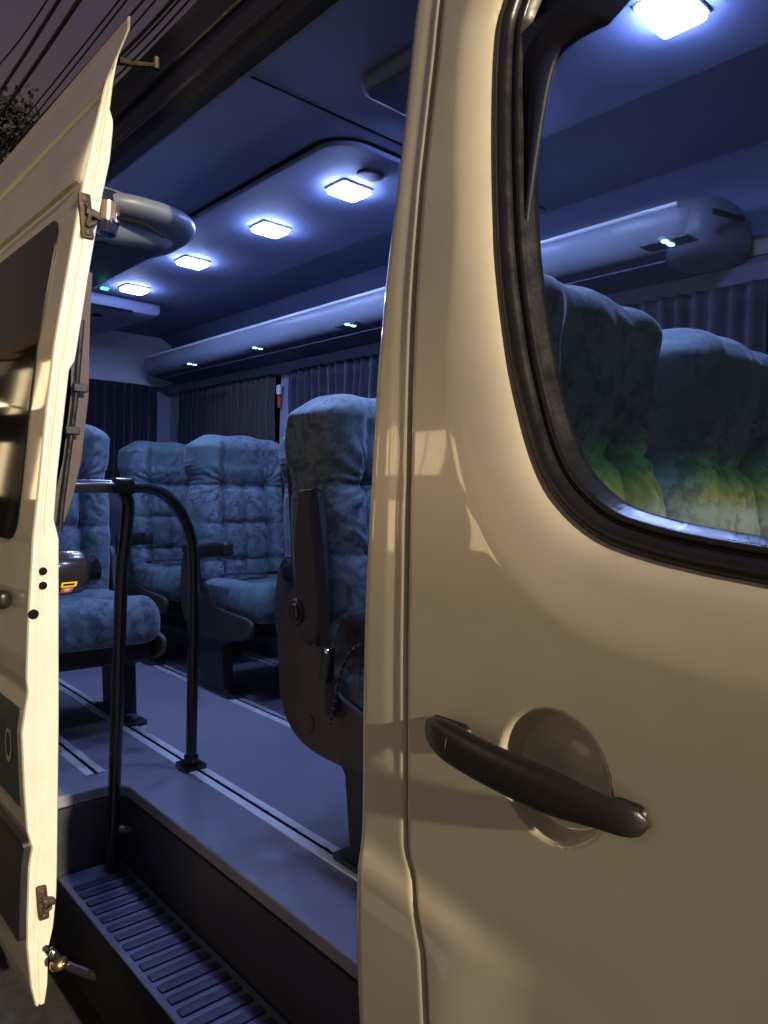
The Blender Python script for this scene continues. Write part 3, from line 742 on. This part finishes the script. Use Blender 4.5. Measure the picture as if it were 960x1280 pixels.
# ================================================================== SLIDING DOOR (open)
YD=2.15
OUTP=[(161,35),(147,68),(132,103),(117,167),(110,200),(107,213),(100,247),(84,337),(68,427),(58,509),(47,619),(41,673),(36,760),(33,849),(35,866),(31,890),(27,917),(30,985),(34,1040),(40,1061),(36,1085),(34,1146),(34,1186),(39,1236),(50,1278)]
INP=[(161,36),(152,60),(147,74),(142,105),(138,137),(142,150),(142,160),(138,200),(128,247),(110,350),(98,427),(94,451),(87,462),(72,595),(68,650),(74,673),(74,760),(74,900),(72,1085),(71,1119),(67,1159),(61,1186),(60,1230),(53,1277)]
op=[atY(*p,YD) for p in OUTP]; ip=[atY(*p,YD) for p in INP]
oh=[p.z for p in op][::-1]; ox=[p.x for p in op][::-1]; ih=[p.z for p in ip][::-1]; ix=[p.x for p in ip][::-1]
hs=np.concatenate([np.arange(-1.46,1.37,.008),[1.372]])
V=[];F=[]
for h in hs:
    xo=float(np.interp(h,oh,ox)); xi=max(xo+.004,float(np.interp(h,ih,ix)))
    # leading edge face, rounded outer corner, outer skin running back
    row=[(xi,YD+.05,h),(xi,YD+.004,h),(xi-.003*min(1,(xi-xo)/.02),YD,h)]
    for k in range(1,8):
        tt=k/8; dy=0
        dy=.007 if .55<tt<.65 else 0
        row.append((xi+(xo-xi)*tt+ (.0),YD+dy,h))
    row+=[(xo+.003,YD,h),(xo,YD+.005,h)]
    base=lambda y: xo
    g1=.014*math.exp(-((h-1.13)/.022)**2); st=.010*float(sm(.85,.89,np.array(h)))
    for y in (.012,.03,.05,.08,.12,.18,.25,.35,.6,1.0,1.4):
        sh=-.016*(1-math.exp(-y/.02))*float(sm(.855,.872,np.array(h)))*(1-float(sm(.9,1.05,np.array(h))))
        row.append((xo+g1*(1-math.exp(-y/.015))+sh,YD+y,h))
    V+=row; nc=len(row)
for i in range(len(hs)-1):
    for j in range(nc-1): F.append((i*nc+j,i*nc+j+1,(i+1)*nc+j+1,(i+1)*nc+j))
sdr=auto(mk('sliding_door',V,F,paint_in,bus),40)
# separate outer paint: assign paint to skin faces
sdr.data.materials.append(paint)
for pl in sdr.data.polygons:
    if pl.center[1]>YD+.012 and pl.center[0]<.70+max(0,pl.center[2]-ZC)*.3: pl.material_index=1
def onslide(px,py,off=0):
    h=0
    for _ in range(40):
        X=float(np.interp(h,oh,ox))+off; p=atX(px,py,X); h=h*.3+p.z*.7
    return p
def sX(h): return float(np.interp(h,oh,ox))
# window glass on the sliding door
def slab_on_door(name,poly,m,off,th,parent):
    """poly in (y,h), follows the door profile"""
    bm=bmesh.new(); top=[bm.verts.new((0,y,h)) for y,h in poly]; f=bm.faces.new(top)
    hmin=min(p[1] for p in poly); hmax=max(p[1] for p in poly)
    n_=int((hmax-hmin)/.03)
    for k in range(1,n_):
        z=hmin+(hmax-hmin)*k/n_
        bmesh.ops.bisect_plane(bm,geom=bm.verts[:]+bm.edges[:]+bm.faces[:],plane_co=(0,0,z),plane_no=(0,0,1))
    r=bmesh.ops.extrude_face_region(bm,geom=bm.faces[:])
    ext=[v for v in r['geom'] if isinstance(v,bmesh.types.BMVert)]
    es=set(ext)
    for v in bm.verts:
        h=v.co.z; v.co.x=sX(h)+off-(th if v in es else 0)
    for v in bm.verts: v.co.z+=ZC
    bmesh.ops.recalc_face_normals(bm,faces=bm.faces)
    me=bpy.data.meshes.new(name); bm.to_mesh(me); bm.free(); me.materials.append(m)
    o=bpy.data.objects.new(name,me); COL.objects.link(o); o.parent=parent
    for p_ in me.polygons: p_.use_smooth=True
    return auto(o,40)
sw=slab_on_door('door_window',roundrect(2.30,-.16,3.4,.80,.07),dark_glass,.006,.010,sdr)
slab_on_door('window_rim',roundrect(2.285,-.175,3.42,.815,.08),rubber,.006,.004,sdr)
# lower moulding, sticker, handle
slab_on_door('lower_moulding',roundrect(2.158,-1.27,3.5,-.985,.02),plastic,.004,.022,sdr)
slab_on_door('sticker',roundrect(2.185,-.90,2.42,-.62,.01),mat('sticker',(.03,.045,.04),.35,var=.2,vscale=20),.0,.003,sdr)
mb=MB()
for k in range(22):
    a=2*math.pi*k/22; 
mb.add([(sX(-.72)-.0042+.0,2.27+.032*math.cos(2*math.pi*k/24),-.74+.05*math.sin(2*math.pi*k/24)) for k in range(24)]+[(sX(-.72)-.0042,2.27+.022*math.cos(2*math.pi*k/24),-.74+.036*math.sin(2*math.pi*k/24)) for k in range(24)],[(k,(k+1)%24,24+(k+1)%24,24+k) for k in range(24)])
mb.out('sticker_emblem',mat('emblem',(.25,.32,.30),.4),sdr)
mb=MB(); V_,N_v,F_=rbox((.022,.11,.028),.02,(5,14,8)); mb.add([(.588+v.x,2.40+v.y,-.33+v.z) for v in V_],F_); mb.out('door_handle',handle_m,sdr)
# edge holes
for (px,py,r_) in ((54,714,.011),(54,732,.011),(42,768,.014)):
    p=atY(px,py,YD-.001); mb=MB(); mb.lathe([(0,r_),(.002,r_),(.0025,r_*.8)],(p.x,YD+.001,p.z),(0,-1,0),18); mb.out('lock_hole',dark_m,sdr)
# grease marked latches
def latch(px,py,s,name):
    c=atY(px,py,YD-.002)
    mb=MB()
    V_,N_v,F_=rbox((.018*s,.006,.062*s),.0055,(6,3,12)); mb.add([(c.x+v.x-v.z*.10,c.y+v.y-.002,c.z+v.z) for v in V_],F_)
    o=mb.out(name,rust,sdr)
    mb=MB(); V_,N_v,F_=rbox((.022*s,.012,.012*s),.006,(6,4,4)); mb.add([(c.x+.016*s+v.x,c.y+v.y-.012,c.z+.006*s+v.z+v.x*-.25) for v in V_],F_)
    V_,N_v,F_=rbox((.014*s,.010,.008*s),.005,(6,4,4)); mb.add([(c.x+.014*s+v.x,c.y+v.y-.010,c.z-.022*s+v.z+v.x*.5) for v in V_],F_)
    mb.tube([(c.x-.002,c.y-.012,c.z+.03*s),(c.x+.006*s,c.y-.018,c.z),(c.x,c.y-.010,c.z-.03*s)],.0065*s,8)
    mb.out('latch_claw',rust,o)
    for dz_ in (.045,-.045):
        mb=MB(); mb.lathe([(0,.010*s),(.005,.010*s),(.007,.005*s)],(c.x-dz_*s*.1,c.y-.006,c.z+dz_*s),(0,-1,0),10); mb.out('latch_screw',rust,o)
latch(107,270,1.0,'door_latch'); latch(53,1128,.8,'door_latch')
# inner trim board behind the edge
def inner_trim():
    P=[(112,345),(109,400),(108,450),(107,498),(98,576),(88,620),(77,652)]
    q=[atY(a,b,2.26) for a,b in P]; V=[];F=[]
    ext=[(p.x,p.z) for p in q]
    for y in (2.22,2.245,2.5,3.3):
        for x,z in ext: V.append((x-(.006 if y<2.23 else 0),y,z))
    for x,z in ext: V.append((x-.06,2.21,z))
    k=len(ext)
    F=[(i*k+j,i*k+j+1,(i+1)*k+j+1,(i+1)*k+j) for i in range(3) for j in range(k-1)]
    F+=[(4*k+j,4*k+j+1,j+1,j) for j in range(k-1)]
    mb=MB(); mb.add(V,F); return mb.out('door_lining',mat('lining',(.10,.075,.065),.7,bump=.3,bscale=200),sdr)
inner_trim()
# dark rubber profile between edge and lining
mb=MB(); mb.tube([atY(a,b,2.19) for a,b in ((103,400),(99,450),(95,500),(86,570),(78,630),(75,665))],.007,8); mb.out('edge_seal',rubber,sdr)
for (px,py) in ((100,485),(90,538)):
    p=atY(px,py,2.185); mb=MB(); mb.box((p.x-.02,p.y-.01,p.z-.012),(p.x+.02,p.y+.01,p.z+.012)); bevel(mb.out('seal_clip',plastic,sdr),.003)
# guide roller cover at the top of the edge
c=atY(135,266,2.20); mb=MB(); mb.lathe([(-.066,.012),(-.062,.030),(-.035,.036),(.035,.036),(.062,.030),(.066,.012)],(c.x,c.y+.01,c.z),(.05,0,1),24); o=mb.out('roller_cover',mat('roller_cover',(.02,.02,.045),.15,0,.8),sdr)
mb=MB(); mb.lathe([(-.028,.0375),(.028,.0375)],(c.x,c.y+.01,c.z),(.05,0,1),24); mb.out('cover_reflection',mat('band',(.30,.20,.13),.25,.6),o)  # brown band painted as the reflection across the cover
# upper arm
a=atY(148,76,2.17); b=atY(165,80,2.17); c2=atY(197,82,2.17)
mb=MB(); mb.tube([a,b,c2],[.011,.008,.006],8,flat=1.3); mb.tube([c2+Vector((-.004,0,-.012)),c2+Vector((-.004,0,.022))],.009,8)
mb.out('upper_arm',rust,sdr)
# lower arm with brass roller
pts=[atY(62,1186,2.12),atY(75,1203,2.10),atY(100,1213,2.06),atY(125,1222,2.02),atY(149,1215,1.98)]
mb=MB(); mb.tube(bend(pts,.05,5),.013,10,flat=.8); o=mb.out('lower_arm',steel_p,sdr)
p=atY(74,1205,2.085)
mb=MB(); mb.lathe([(-.012,.02),(-.006,.024),(.006,.024),(.012,.02)],p,(0,.25,1),18); mb.out('arm_roller',mat('brass',(.55,.40,.18),.3,1),o)
for (px,py) in ((66,1192),(78,1206)):
    q=atY(px,py,2.068); mb=MB(); mb.lathe([(-.003,.009),(.003,.009),(.005,.005)],q,(-.3,-1,.2),8); mb.out('arm_bolt',chrome,o)
# ================================================================== GRAB RAIL
gr=empty('grab_rail',(1.09,2.35,ZC-1.0))
tag(gr,'shiny black tubular grab rail with two posts standing behind the entrance step','grab rail')
HA=0.004
mb=MB(); mb.tube(bend([(.735,2.27,HA-.004),(.955,2.30,HA),(.945,2.34,-.30),(.935,2.36,-1.252)],.085,10),.0205,16); o=mb.out('post',steel_p,gr)
mb=MB(); mb.tube(bend([(.885,2.305,HA),(1.10,2.36,HA-.004),(1.225,2.40,-.15),(1.238,2.41,-.42),(1.24,2.415,-.992)],.13,12),.0195,16); o2=mb.out('post',steel_p,gr)
mb=MB(); V_,N_v,F_=rbox((.035,.028,.026),.008,(6,6,6)); mb.add([(.925+v.x,2.30+v.y,HA+v.z) for v in V_],F_); mb.out('clamp',steel_p,gr)
mb=MB(); mb.prism(roundrect(1.24-.042,2.415-.05,1.24+.042,2.415+.05,.015),'Z',-.996,-.984); mb.tube([(1.24,2.415,-.99),(1.24,2.415,-.955)],.026,16); mb.out('base_plate',steel_p,gr)
mb=MB(); mb.tube([(.935,2.36,-1.12),(.985,2.355,-1.128)],.016,12); mb.lathe([(0,.012),(.006,.012),(.012,.007)],(.986,2.352,-1.128),(1,-1,0),10); mb.out('wall_bolt',chrome,gr)
# ================================================================== SEATS
def backrest_mesh(hw,hgt,lod=1.0,headw=1.0,seed=0,th=.088,soft=1.0):
    half=(hw,th,hgt/2); V,N,F=rbox(half,.08,(int(96*lod*hw/.28),16,int(140*lod)))
    out=[]
    rows=[.03,.245,.465,.69]; cols=[-.50,0,.50]
    btn=[(x*hw,r) for r in rows for x in cols]
    for v,n_ in zip(V,N):
        z=(v.z+hgt/2)/hgt; X=v.x/hw; ax=abs(v.x); x=v.x; zm=z*hgt
        w=max(0,-n_.y); w=w**.7 if w>0 else 0
        f=0
        head=ss(.67,.80,z)*(1-ss(.97,1.03,z)*.6)
        f+=.046*head*(1-.25*abs(X))
        bo=ss(.50,.70,abs(X))
        f+=.030*bo*(1-.4*ss(.8,1.0,z))
        wob=.012*noise.noise(Vector((z*6,seed,2.2)))
        f-=.020*soft*math.exp(-((abs(X)-.50)*hw/.010)**2)*(1-ss(.70,.80,z))
        fx=min(abs(x-c*hw+wob*(1 if c==0 else .4)) for c in cols); fz=min(abs((z-r)*hgt+wob*.8) for r in rows)
        if z<.75:
            puff=(1-math.exp(-fx/.022))*(1-.75*math.exp(-fz/.020))
            f+=.044*soft*puff*(1-ss(.66,.73,z))*(1-.45*ss(.55,.7,abs(X)))-.007*math.exp(-(fx/.004)**2)*(1-ss(.66,.70,z))*(abs(X)<.6)
        f-=.024*soft*math.exp(-((z-.69)*hgt/(.016/soft))**2)*(1-.7*ss(.50,.70,abs(X)))
        for i,(bx,bz) in enumerate(btn):
            dx=x-bx; dz=(z-bz)*hgt; d2=dx*dx+dz*dz
            if d2<.03:
                d=math.sqrt(d2); ta=math.atan2(dz,dx)
                f-=.026*math.exp(-d2/.0004)*soft
                f+=.0055*math.cos(6*ta+i*1.7+seed)*math.exp(-d/.042)*(1-math.exp(-d/.012))
                f+=.0028*math.cos(13*ta+i*2.9+seed)*math.exp(-d/.05)*(1-math.exp(-d/.02))
        # gathers fan out from the neck corners
        for sx_ in (-1,1):
            dx=x-sx_*.50*hw; dz=(z-.70)*hgt; d=math.hypot(dx,dz); 
            if dx*sx_>-.02 and d<.2:
                ta=math.atan2(dz,dx*sx_)
                f+=.0055*math.sin(ta*15+2.2*noise.noise(Vector((dx*20,dz*20,seed+sx_))))*math.exp(-((d-.07)/.055)**2)
        lowg=math.exp(-((abs(X)-.72)/.16)**2)
        f+=.0048*lowg*(1-ss(.60,.72,z))*noise.noise(Vector((x*14+seed,zm*46+x*25,3.1)))*1.6
        f+=.007*noise.noise(Vector((x*9+3+seed,z*8,1.3)))+.003*noise.noise(Vector((x*26+seed,zm*26,5)))
        p=Vector(v)
        p.y-= f*w
        ws=abs(n_.x)**2
        nk=math.exp(-((z-.71)/.10)**2)
        p.x+= math.copysign(1,n_.x)*ws*(.010*math.sin(math.pi*z)+.016*ss(.72,.85,z)+.0035*nk*math.sin(zm*2*math.pi/.024+v.y*60+3*noise.noise(Vector((v.y*12,zm*12,1))))+.006*noise.noise(Vector((v.y*14,z*10,2+seed))))
        sc=1-.08*ss(.90,1.0,z)**1.5-.045*math.exp(-((z-.69)/.06)**2)-.06*(1-ss(0,.2,z))
        sc*=1-(1-headw)*ss(.45,.75,z)
        p.x*=sc
        p.z+= .008*math.sin(X*math.pi*2.5+.6)*ss(.9,1,z)*.6 - .018*ss(.9,1,z)*X*X
        p.y+= .105*z-.035*math.sin(math.pi*z*1.05)*.6-.050*ss(.75,1.0,z)**1.3
        out.append((p.x,p.y-th,p.z+hgt/2))
    return out,F
def cushion_mesh(hw,dep,lod=1.0):
    half=(hw,dep/2,.078); V,N,F=rbox(half,.065,(int(64*lod),int(60*lod),12)); out=[]
    btn=[(x*hw,y*dep) for y in (-.22,.12,) for x in (-.36,.36)]+[(0,-.05*dep)]
    for v,n_ in zip(V,N):
        x,y=v.x,v.y; w=max(0,n_.z); f=0
        fx=min(abs(x-c*hw) for c in (-.36,.36)); f+=.016*(1-math.exp(-fx/.025))
        for i,(bx,by) in enumerate(btn):
            dx=x-bx; dy=y-by; d2=dx*dx+dy*dy; d=math.sqrt(d2); th=math.atan2(dy,dx)
            f-=.022*math.exp(-d2/.0006); f+=.004*math.cos(6*th+i)*math.exp(-d/.05)*(1-math.exp(-d/.012))
        f+=.02*math.exp(-((y+dep*.38)/.08)**2)
        f+=.006*noise.noise(Vector((x*9,y*9,4)))
        p=Vector(v); p.z+=f*w; wf=max(0,-n_.y)
        p.y-=wf*(.012*math.cos(x/hw*1.3)+.004*math.sin(x*2*math.pi/.07+v.z*20)+.004*noise.noise(Vector((x*16,v.z*16,7))))
        p.x+=math.copysign(1,n_.x)*abs(n_.x)**2*(.006+.003*math.sin(y*60))
        out.append((p.x,p.y,p.z))
    return out,F
def make_seat(name,hw,armrest='left',legs=True,hgt=.875,headw=1.0,seed=0,th=.088,soft=1.0,lego=0):
    r=empty(name,(0,0,0))
    V,F=backrest_mesh(hw,hgt,1.0,headw,seed,th,soft); b=mk('backrest',[(x,y,z+.42) for x,y,z in V],F,velv,r,True,dz=0)
    V,F=cushion_mesh(hw,.60); c=mk('seat_cushion',[(x,y-.42,z+.455) for x,y,z in V],F,velv,r,True,dz=0)
    # moulded side shells, L shaped
    L=[(.010,.60),(.014,.43),(-.015,.345),(-.085,.285),(-.20,.262),(-.45,.27),(-.66,.31),(-.70,.36),(-.69,.41),(-.50,.415),(-.34,.43),(-.235,.475),(-.175,.56),(-.160,.66),(-.150,.71),(-.105,.735),(-.055,.72),(-.015,.68)]
    L=smooth_poly(L,2)
    for s in (-1,1):
        mb=MB(); mb.prism(L,'X',s*(hw+.001),s*(hw+.024)); o=mb.out('side_shell',shell_m,r,dz=0,ang=40); bevel(o,.007,3)
        k=MB(); k.lathe([(0,.040),(.012,.039),(.018,.034),(.018,.026),(.024,.024),(.026,.014)],(s*(hw+.024),-.095,.655),(s,0,0),24); k.box((s*(hw+.048)-.004,-.10,.635),(s*(hw+.048)+.004,-.09,.675)); k.out('recliner_knob',plastic,o,dz=0)
        k=MB(); k.lathe([(0,.030),(.004,.030),(.006,.026)],(s*(hw+.023),-.145,.345),(s,0,0),20); k.out('shell_cap',shell_m,o,dz=0)
    # back board
    mb=MB(); mb.prism([(.012,.45),(.030,.60),(.060,.9),(.095,1.14),(.075,1.16),(.02,.9),(-.01,.5)],'X',-hw*.86,hw*.86); bevel(mb.out('back_board',plastic,r,dz=0),.008)
    # under frame and legs
    mb=MB(); mb.box((-hw+.02,-.64,.30),(hw-.02,-.06,.378)); bevel(mb.out('seat_frame',plastic,r,dz=0),.01)
    if legs:
        for s in (-1,1):
            mb=MB(); mb.prism([(a_-lego,b_) for a_,b_ in [(-.56,.30),(-.12,.30),(-.17,.24),(-.20,.03),(-.16,.006),(-.50,.006),(-.44,.03),(-.42,.24)]],'X',s*(hw-.045),s*(hw+.012)); bevel(mb.out('leg',plastic,r,dz=0),.004)
            mb=MB(); mb.prism(roundrect(s*(hw-.02)-.045,-.53-lego,s*(hw-.02)+.045,-.13-lego,.02),'Z',.0055,.018); bevel(mb.out('foot_plate',plastic,r,dz=0),.003)
    if armrest:
        for s in ((-1,) if armrest=='left' else (-1,1)):
            V_,N_v,F_=rbox((.030,.21,.036),.020,(6,24,8)); mb=MB(); mb.add([(s*(hw+.045)+v.x,-.32+v.y,.725+v.z-.06*((v.y+.2)/.4)+.008*math.cos(v.y*10)) for v in V_],F_)
            o=mb.out('armrest',plastic,r,dz=0)
            k=MB(); k.lathe([(0,.03),(.05,.028)],(s*(hw+.02),-.13,.69),(s,0,0),16); k.out('armrest_pivot',plastic,o,dz=0)
    # lap belt lying on the cushion
    mb=MB(); pts=[(-hw*.92,-.16,.545),(-hw*.6,-.22,.565),(-hw*.2,-.30,.572),(hw*.1,-.36,.575)]
    mb.tube(bend(pts,.06,5),.022,8,flat=.10,upv=Vector((0,1,0))); o=mb.out('lap_belt',web_m,r,dz=0)
    mb=MB(); V_,N_v,F_=rbox((.032,.018,.009),.006,(6,4,3)); mb.add([(hw*.12+v.x,-.37+v.y,.580+v.z) for v in V_],F_); mb.out('buckle',plastic,o,dz=0)
    return r
FZ=ZC-1.0
sg='velour bus seats in rows facing forward'
s1=make_seat('passenger_seat',.265,armrest=None,th=.115,lego=.13,soft=.85)
tag(s1,'big tufted velour seat nearest the doorway, its dark side shell facing the entrance','seat',sg)
s1.location=(1.515,1.835,FZ)
# shoulder belt and cover plate along the side of the first seat
mb=MB(); mb.prism(smooth_poly([(-.150,.70),(-.060,.70),(.010,.98),(.012,1.055),(-.050,1.06),(-.075,1.0)],1),'X',-.277,-.290); bevel(mb.out('side_cover',shell_m,s1,dz=0),.004) if False else None
def loc(px,py,X):   # world point on plane X -> local coordinates of the first seat
    p=atX(px,py,X); return (p.x-1.515,p.y-1.835,p.z+1.0)
cp=[loc(*q,1.225) for q in ((374,614),(384,610),(395,614),(398,640),(402,700),(404,760),(400,800),(385,808),(374,795),(370,740),(369,680))]
mb=MB(); mb.prism([(p[1],p[2]) for p in cp],'X',-.255,-.300); bevel(localise(mb.out('side_cover',mat('side_cover',(.045,.042,.052),.6,bump=.2,bscale=200),s1,dz=0)),.014,4)
mb=MB(); mb.tube([loc(390,612,1.218),loc(397,680,1.210),loc(402,740,1.208),loc(407,800,1.208),loc(412,850,1.208),loc(414,895,1.210)],.024,8,flat=.08,upv=Vector((0,1,0))); localise(mb.out('shoulder_belt',web_m,s1,dz=0))
mb=MB(); p=loc(409,830,1.20); V_,N_v,F_=rbox((.010,.020,.05),.008,(3,5,8)); mb.add([(p[0]+v.x,p[1]+v.y-v.z*.2,p[2]+v.z) for v in V_],F_); ob=localise(mb.out('belt_buckle',plastic,s1,dz=0))
p=loc(409,814,1.188); mb=MB(); mb.lathe([(0,.008),(.004,.007)],p,(-1,0,0),12); mb.out('buckle_rivet',chrome,ob,dz=0)
mb=MB(); 
for k in range(7):
    a=loc(373+k*.6,611,1.222); 
mb.tube([loc(374,613,1.216),loc(386,612,1.216),loc(397,613,1.22)],.0010,6); localise(mb.out('white_stitching',white_m,s1,dz=0))
place=[((2.085,2.73),'velour seat mostly hidden behind the first seat, only its rounded shoulder showing'),]
def put(proto,x,y,label,group=sg,rz=0):
    c=copy_tree(proto); c.location=(x,y,FZ); c.rotation_euler=(0,0,rz); tag(c,label,'seat',group); return c
s2=make_seat('passenger_seat',.272,armrest='left',seed=4,soft=.85)
tag(s2,'tufted velour seat standing free in the middle of the view with a black armrest','seat',sg); s2.location=(2.07,3.60,FZ)
put(s2,2.085,2.72,'velour seat almost hidden behind the nearest seat, only its shoulder showing')
put(s2,2.06,4.46,'tufted seat one row behind the free standing seat, its left half showing')
put(s2,2.085,1.80,'velour seat beside the nearest seat, by the far windows, hidden by the door pillar')
put(s2,1.03,3.50,'velour seat beside the sliding door edge, puffy cushion behind the grab rail')
put(s2,1.56,5.06,'seat in the rearmost row, a sliver showing between two seat backs')
cs=make_seat('cab_seat',.268,armrest=None,legs=False,hgt=.962,headw=.80,seed=8,soft=.6)
cg2='narrow cab bench seats behind the front door window'
tag(cs,'narrow cab seat nearest the front door window, lit green and yellow low down','seat',cg2); cs.location=(1.12,.865,FZ)
c2_=copy_tree(cs); c2_.location=(1.69,.865,FZ); tag(c2_,'second cab seat from the front door window, at the right edge of the photo','seat',cg2)
for k in range(2):
    mb=MB(); mb.box((-.17,-.60,.0055),(.17,-.05,.30)); localise(bevel(mb.out('seat_box',plastic,(cs,c2_)[k],dz=0),.01))
# ================================================================== LOOSE THINGS
# dark bag lying on the first seat
bag=MB(); V_,N_v,F_=rbox((.12,.13,.075),.07,(22,22,14))
bag.add([(1.39+v.x+.012*noise.noise(v*14),1.52+v.y+.012*noise.noise(v*11+Vector((3,1,2))),-.385+v.z+.03*noise.noise(v*16+Vector((9,1,5)))) for v in V_],F_)
b=bag.out('bag',mat('bag_cloth',(.012,.012,.018),.55,sheen=.3,bump=.5,bscale=60),None)
tag(b,'crumpled black bag with a dotted cord lying on the nearest seat','bag')
mb=MB(); pts=[]
cpx=[(452,805),(440,812),(430,830),(424,850),(420,870),(416,890),(413,905)]
for i,(a,c) in enumerate(cpx): pts.append(atX(a,c,1.200))
mb.tube(bend(pts,.02,4),.004,8); o=mb.out('cord',mat('cord_black',(.02,.02,.025),.6),b)
mb=MB()
for i in range(len(pts)-1):
    for t_ in (.25,.75):
        q=pts[i].lerp(pts[i+1],t_); mb.lathe([(-.0018,.0046),(.0018,.0046)],q,(pts[i+1]-pts[i]),8)
mb.out('cord_flecks',mat('cord_grey',(.22,.23,.26),.6),o)
# canister
c=atY(98,714,2.42)
c=c+Vector((-.035,0,0))
can=MB(); can.lathe([(-.11,.055),(-.108,.066),(-.10,.070),(.028,.070),(.040,.067),(.052,.052),(.056,.050),(.085,.049),(.094,.042)],(c.x,c.y,c.z),(1,.15,0),40)
o=can.out('canister',mat('canister_black',(.035,.032,.036),.22,.5,.6,bump=.03,bscale=30),None,ang=50)
tag(o,'glossy black metal canister with a yellow warning label beside the sliding door','canister')
mb=MB(); mb.lathe([(-.075,.0708),(-.066,.0712)],(c.x,c.y,c.z),(1,.15,0),40); mb.out('gold_ring',mat('gold',(.5,.35,.12),.3,1),o)
def lab(a0,a1,d0,d1,m,name,par,rr=.0712):
    ax=Vector((1,.15,0)).normalized(); w=Vector((.15,-1,0)).normalized(); u=Vector((0,0,1)); V=[];F=[]
    for i in range(9):
        a=math.radians(a0+(a1-a0)*i/8)
        for d in (d0,d1): V.append(c+ax*d+(w*math.cos(a)+u*math.sin(a))*rr)
    F=[(2*i,2*i+1,2*i+3,2*i+2) for i in range(8)]
    mb=MB(); mb.add(V,F); return mb.out(name,m,par)
yel=mat('label_yellow',(.85,.62,.04),.45); 
lab(-20,-35,-.050,.0,yel,'warning_label',o)
lab(-35,-60,-.044,-.006,mat('label_red',(.65,.16,.05),.45),'warning_label',o)
lab(-24,-30,-.044,-.008,dark_m,'label_print',o,.0716)
lab(-40,-53,-.033,-.016,white_m,'label_print',o,.0716)
# ================================================================== OUTSIDE: cables and a tree
CAB=[((72,0),(0,113),.020),((97,0),(7,133),.024),((147,0),(30,147),.010),((156,0),(36,152),.010),((177,0),(62,132),.013),((192,0),(120,82),.010),((213,0),(150,68),.020),((220,2),(158,68),.012),((234,0),(170,70),.012),((30,40),(0,78),.009)]
for i,(a,b,r) in enumerate(CAB):
    hgt=5.0+.12*(i%3)
    p=atH(a[0],a[1],hgt); q=atH(b[0],b[1],hgt); d=(q-p)
    A_=p-d*2.2; B_=q+d*2.0; pts=[]
    for k in range(25):
        t_=k/24; P_=A_.lerp(B_,t_); P_.z+=.25*(2*t_-1)**2-.03; pts.append(P_)
    mb=MB(); mb.tube(pts,r,6,False); o=mb.out('power_cable',mat('cable',(.012,.011,.014),.6) if i==0 else bpy.data.materials['cable'],None)
    tag(o,['thick overhead cable, leftmost of the long pair at the top left corner','thickest overhead cable, right one of the pair at the top left corner','thin cable just right of the thick pair, in the middle bundle','thin cable second from the left in the middle bundle','medium cable ending behind the top edge of the sliding door','thin cable just left of the tip of the sliding door','thick cable passing right behind the tip of the sliding door','thin cable just right of the sliding door tip','thin cable nearest the roof edge of the bus','hair thin cable slanting through the far top left corner'][i],'cable','overhead cables above the bus')
tr=atY(2,178,15.0); rnd=random.Random(3)
tree=empty('tree',(tr.x,tr.y,0)); tag(tree,'dark leafy tree at the left edge under the cables','tree')
mb=MB(); mb.tube([(tr.x+.3,tr.y,-1.62),(tr.x+.2,tr.y+.1,1),(tr.x,tr.y,4),(tr.x-.1,tr.y,tr.z-.3)],[.22,.18,.13,.05],10)
for k in range(7):
    a=rnd.uniform(0,6.28); mb.tube([(tr.x,tr.y,3.4+.3*k),(tr.x+.9*math.cos(a),tr.y+.9*math.sin(a),4.2+.3*k)],[.05,.015],6)
mb.out('trunk',mat('bark',(.06,.045,.035),.9,bump=.6,bscale=30),tree)
mb=MB()
for k in range(6500):
    cl=k%26; rc=random.Random(cl); cx_=rc.gauss(0,.42); cy_=rc.gauss(0,.7); cz=rc.gauss(-.4,.42)
    p=Vector((tr.x+cx_+rnd.gauss(0,.22),tr.y+cy_+rnd.gauss(0,.25),tr.z+min(cz,.15)+rnd.gauss(0,.16)-.15))
    a=Vector((rnd.gauss(0,1),rnd.gauss(0,1),rnd.gauss(0,1))).normalized()*.07; b_=a.orthogonal().normalized()*.05
    mb.add([p-a,p+b_,p+a,p-b_],[(0,1,2,3)])
mk('crown',mb.V,mb.F,mat('leaves',(.008,.011,.008),.7,var=.4,vscale=3),tree,False)
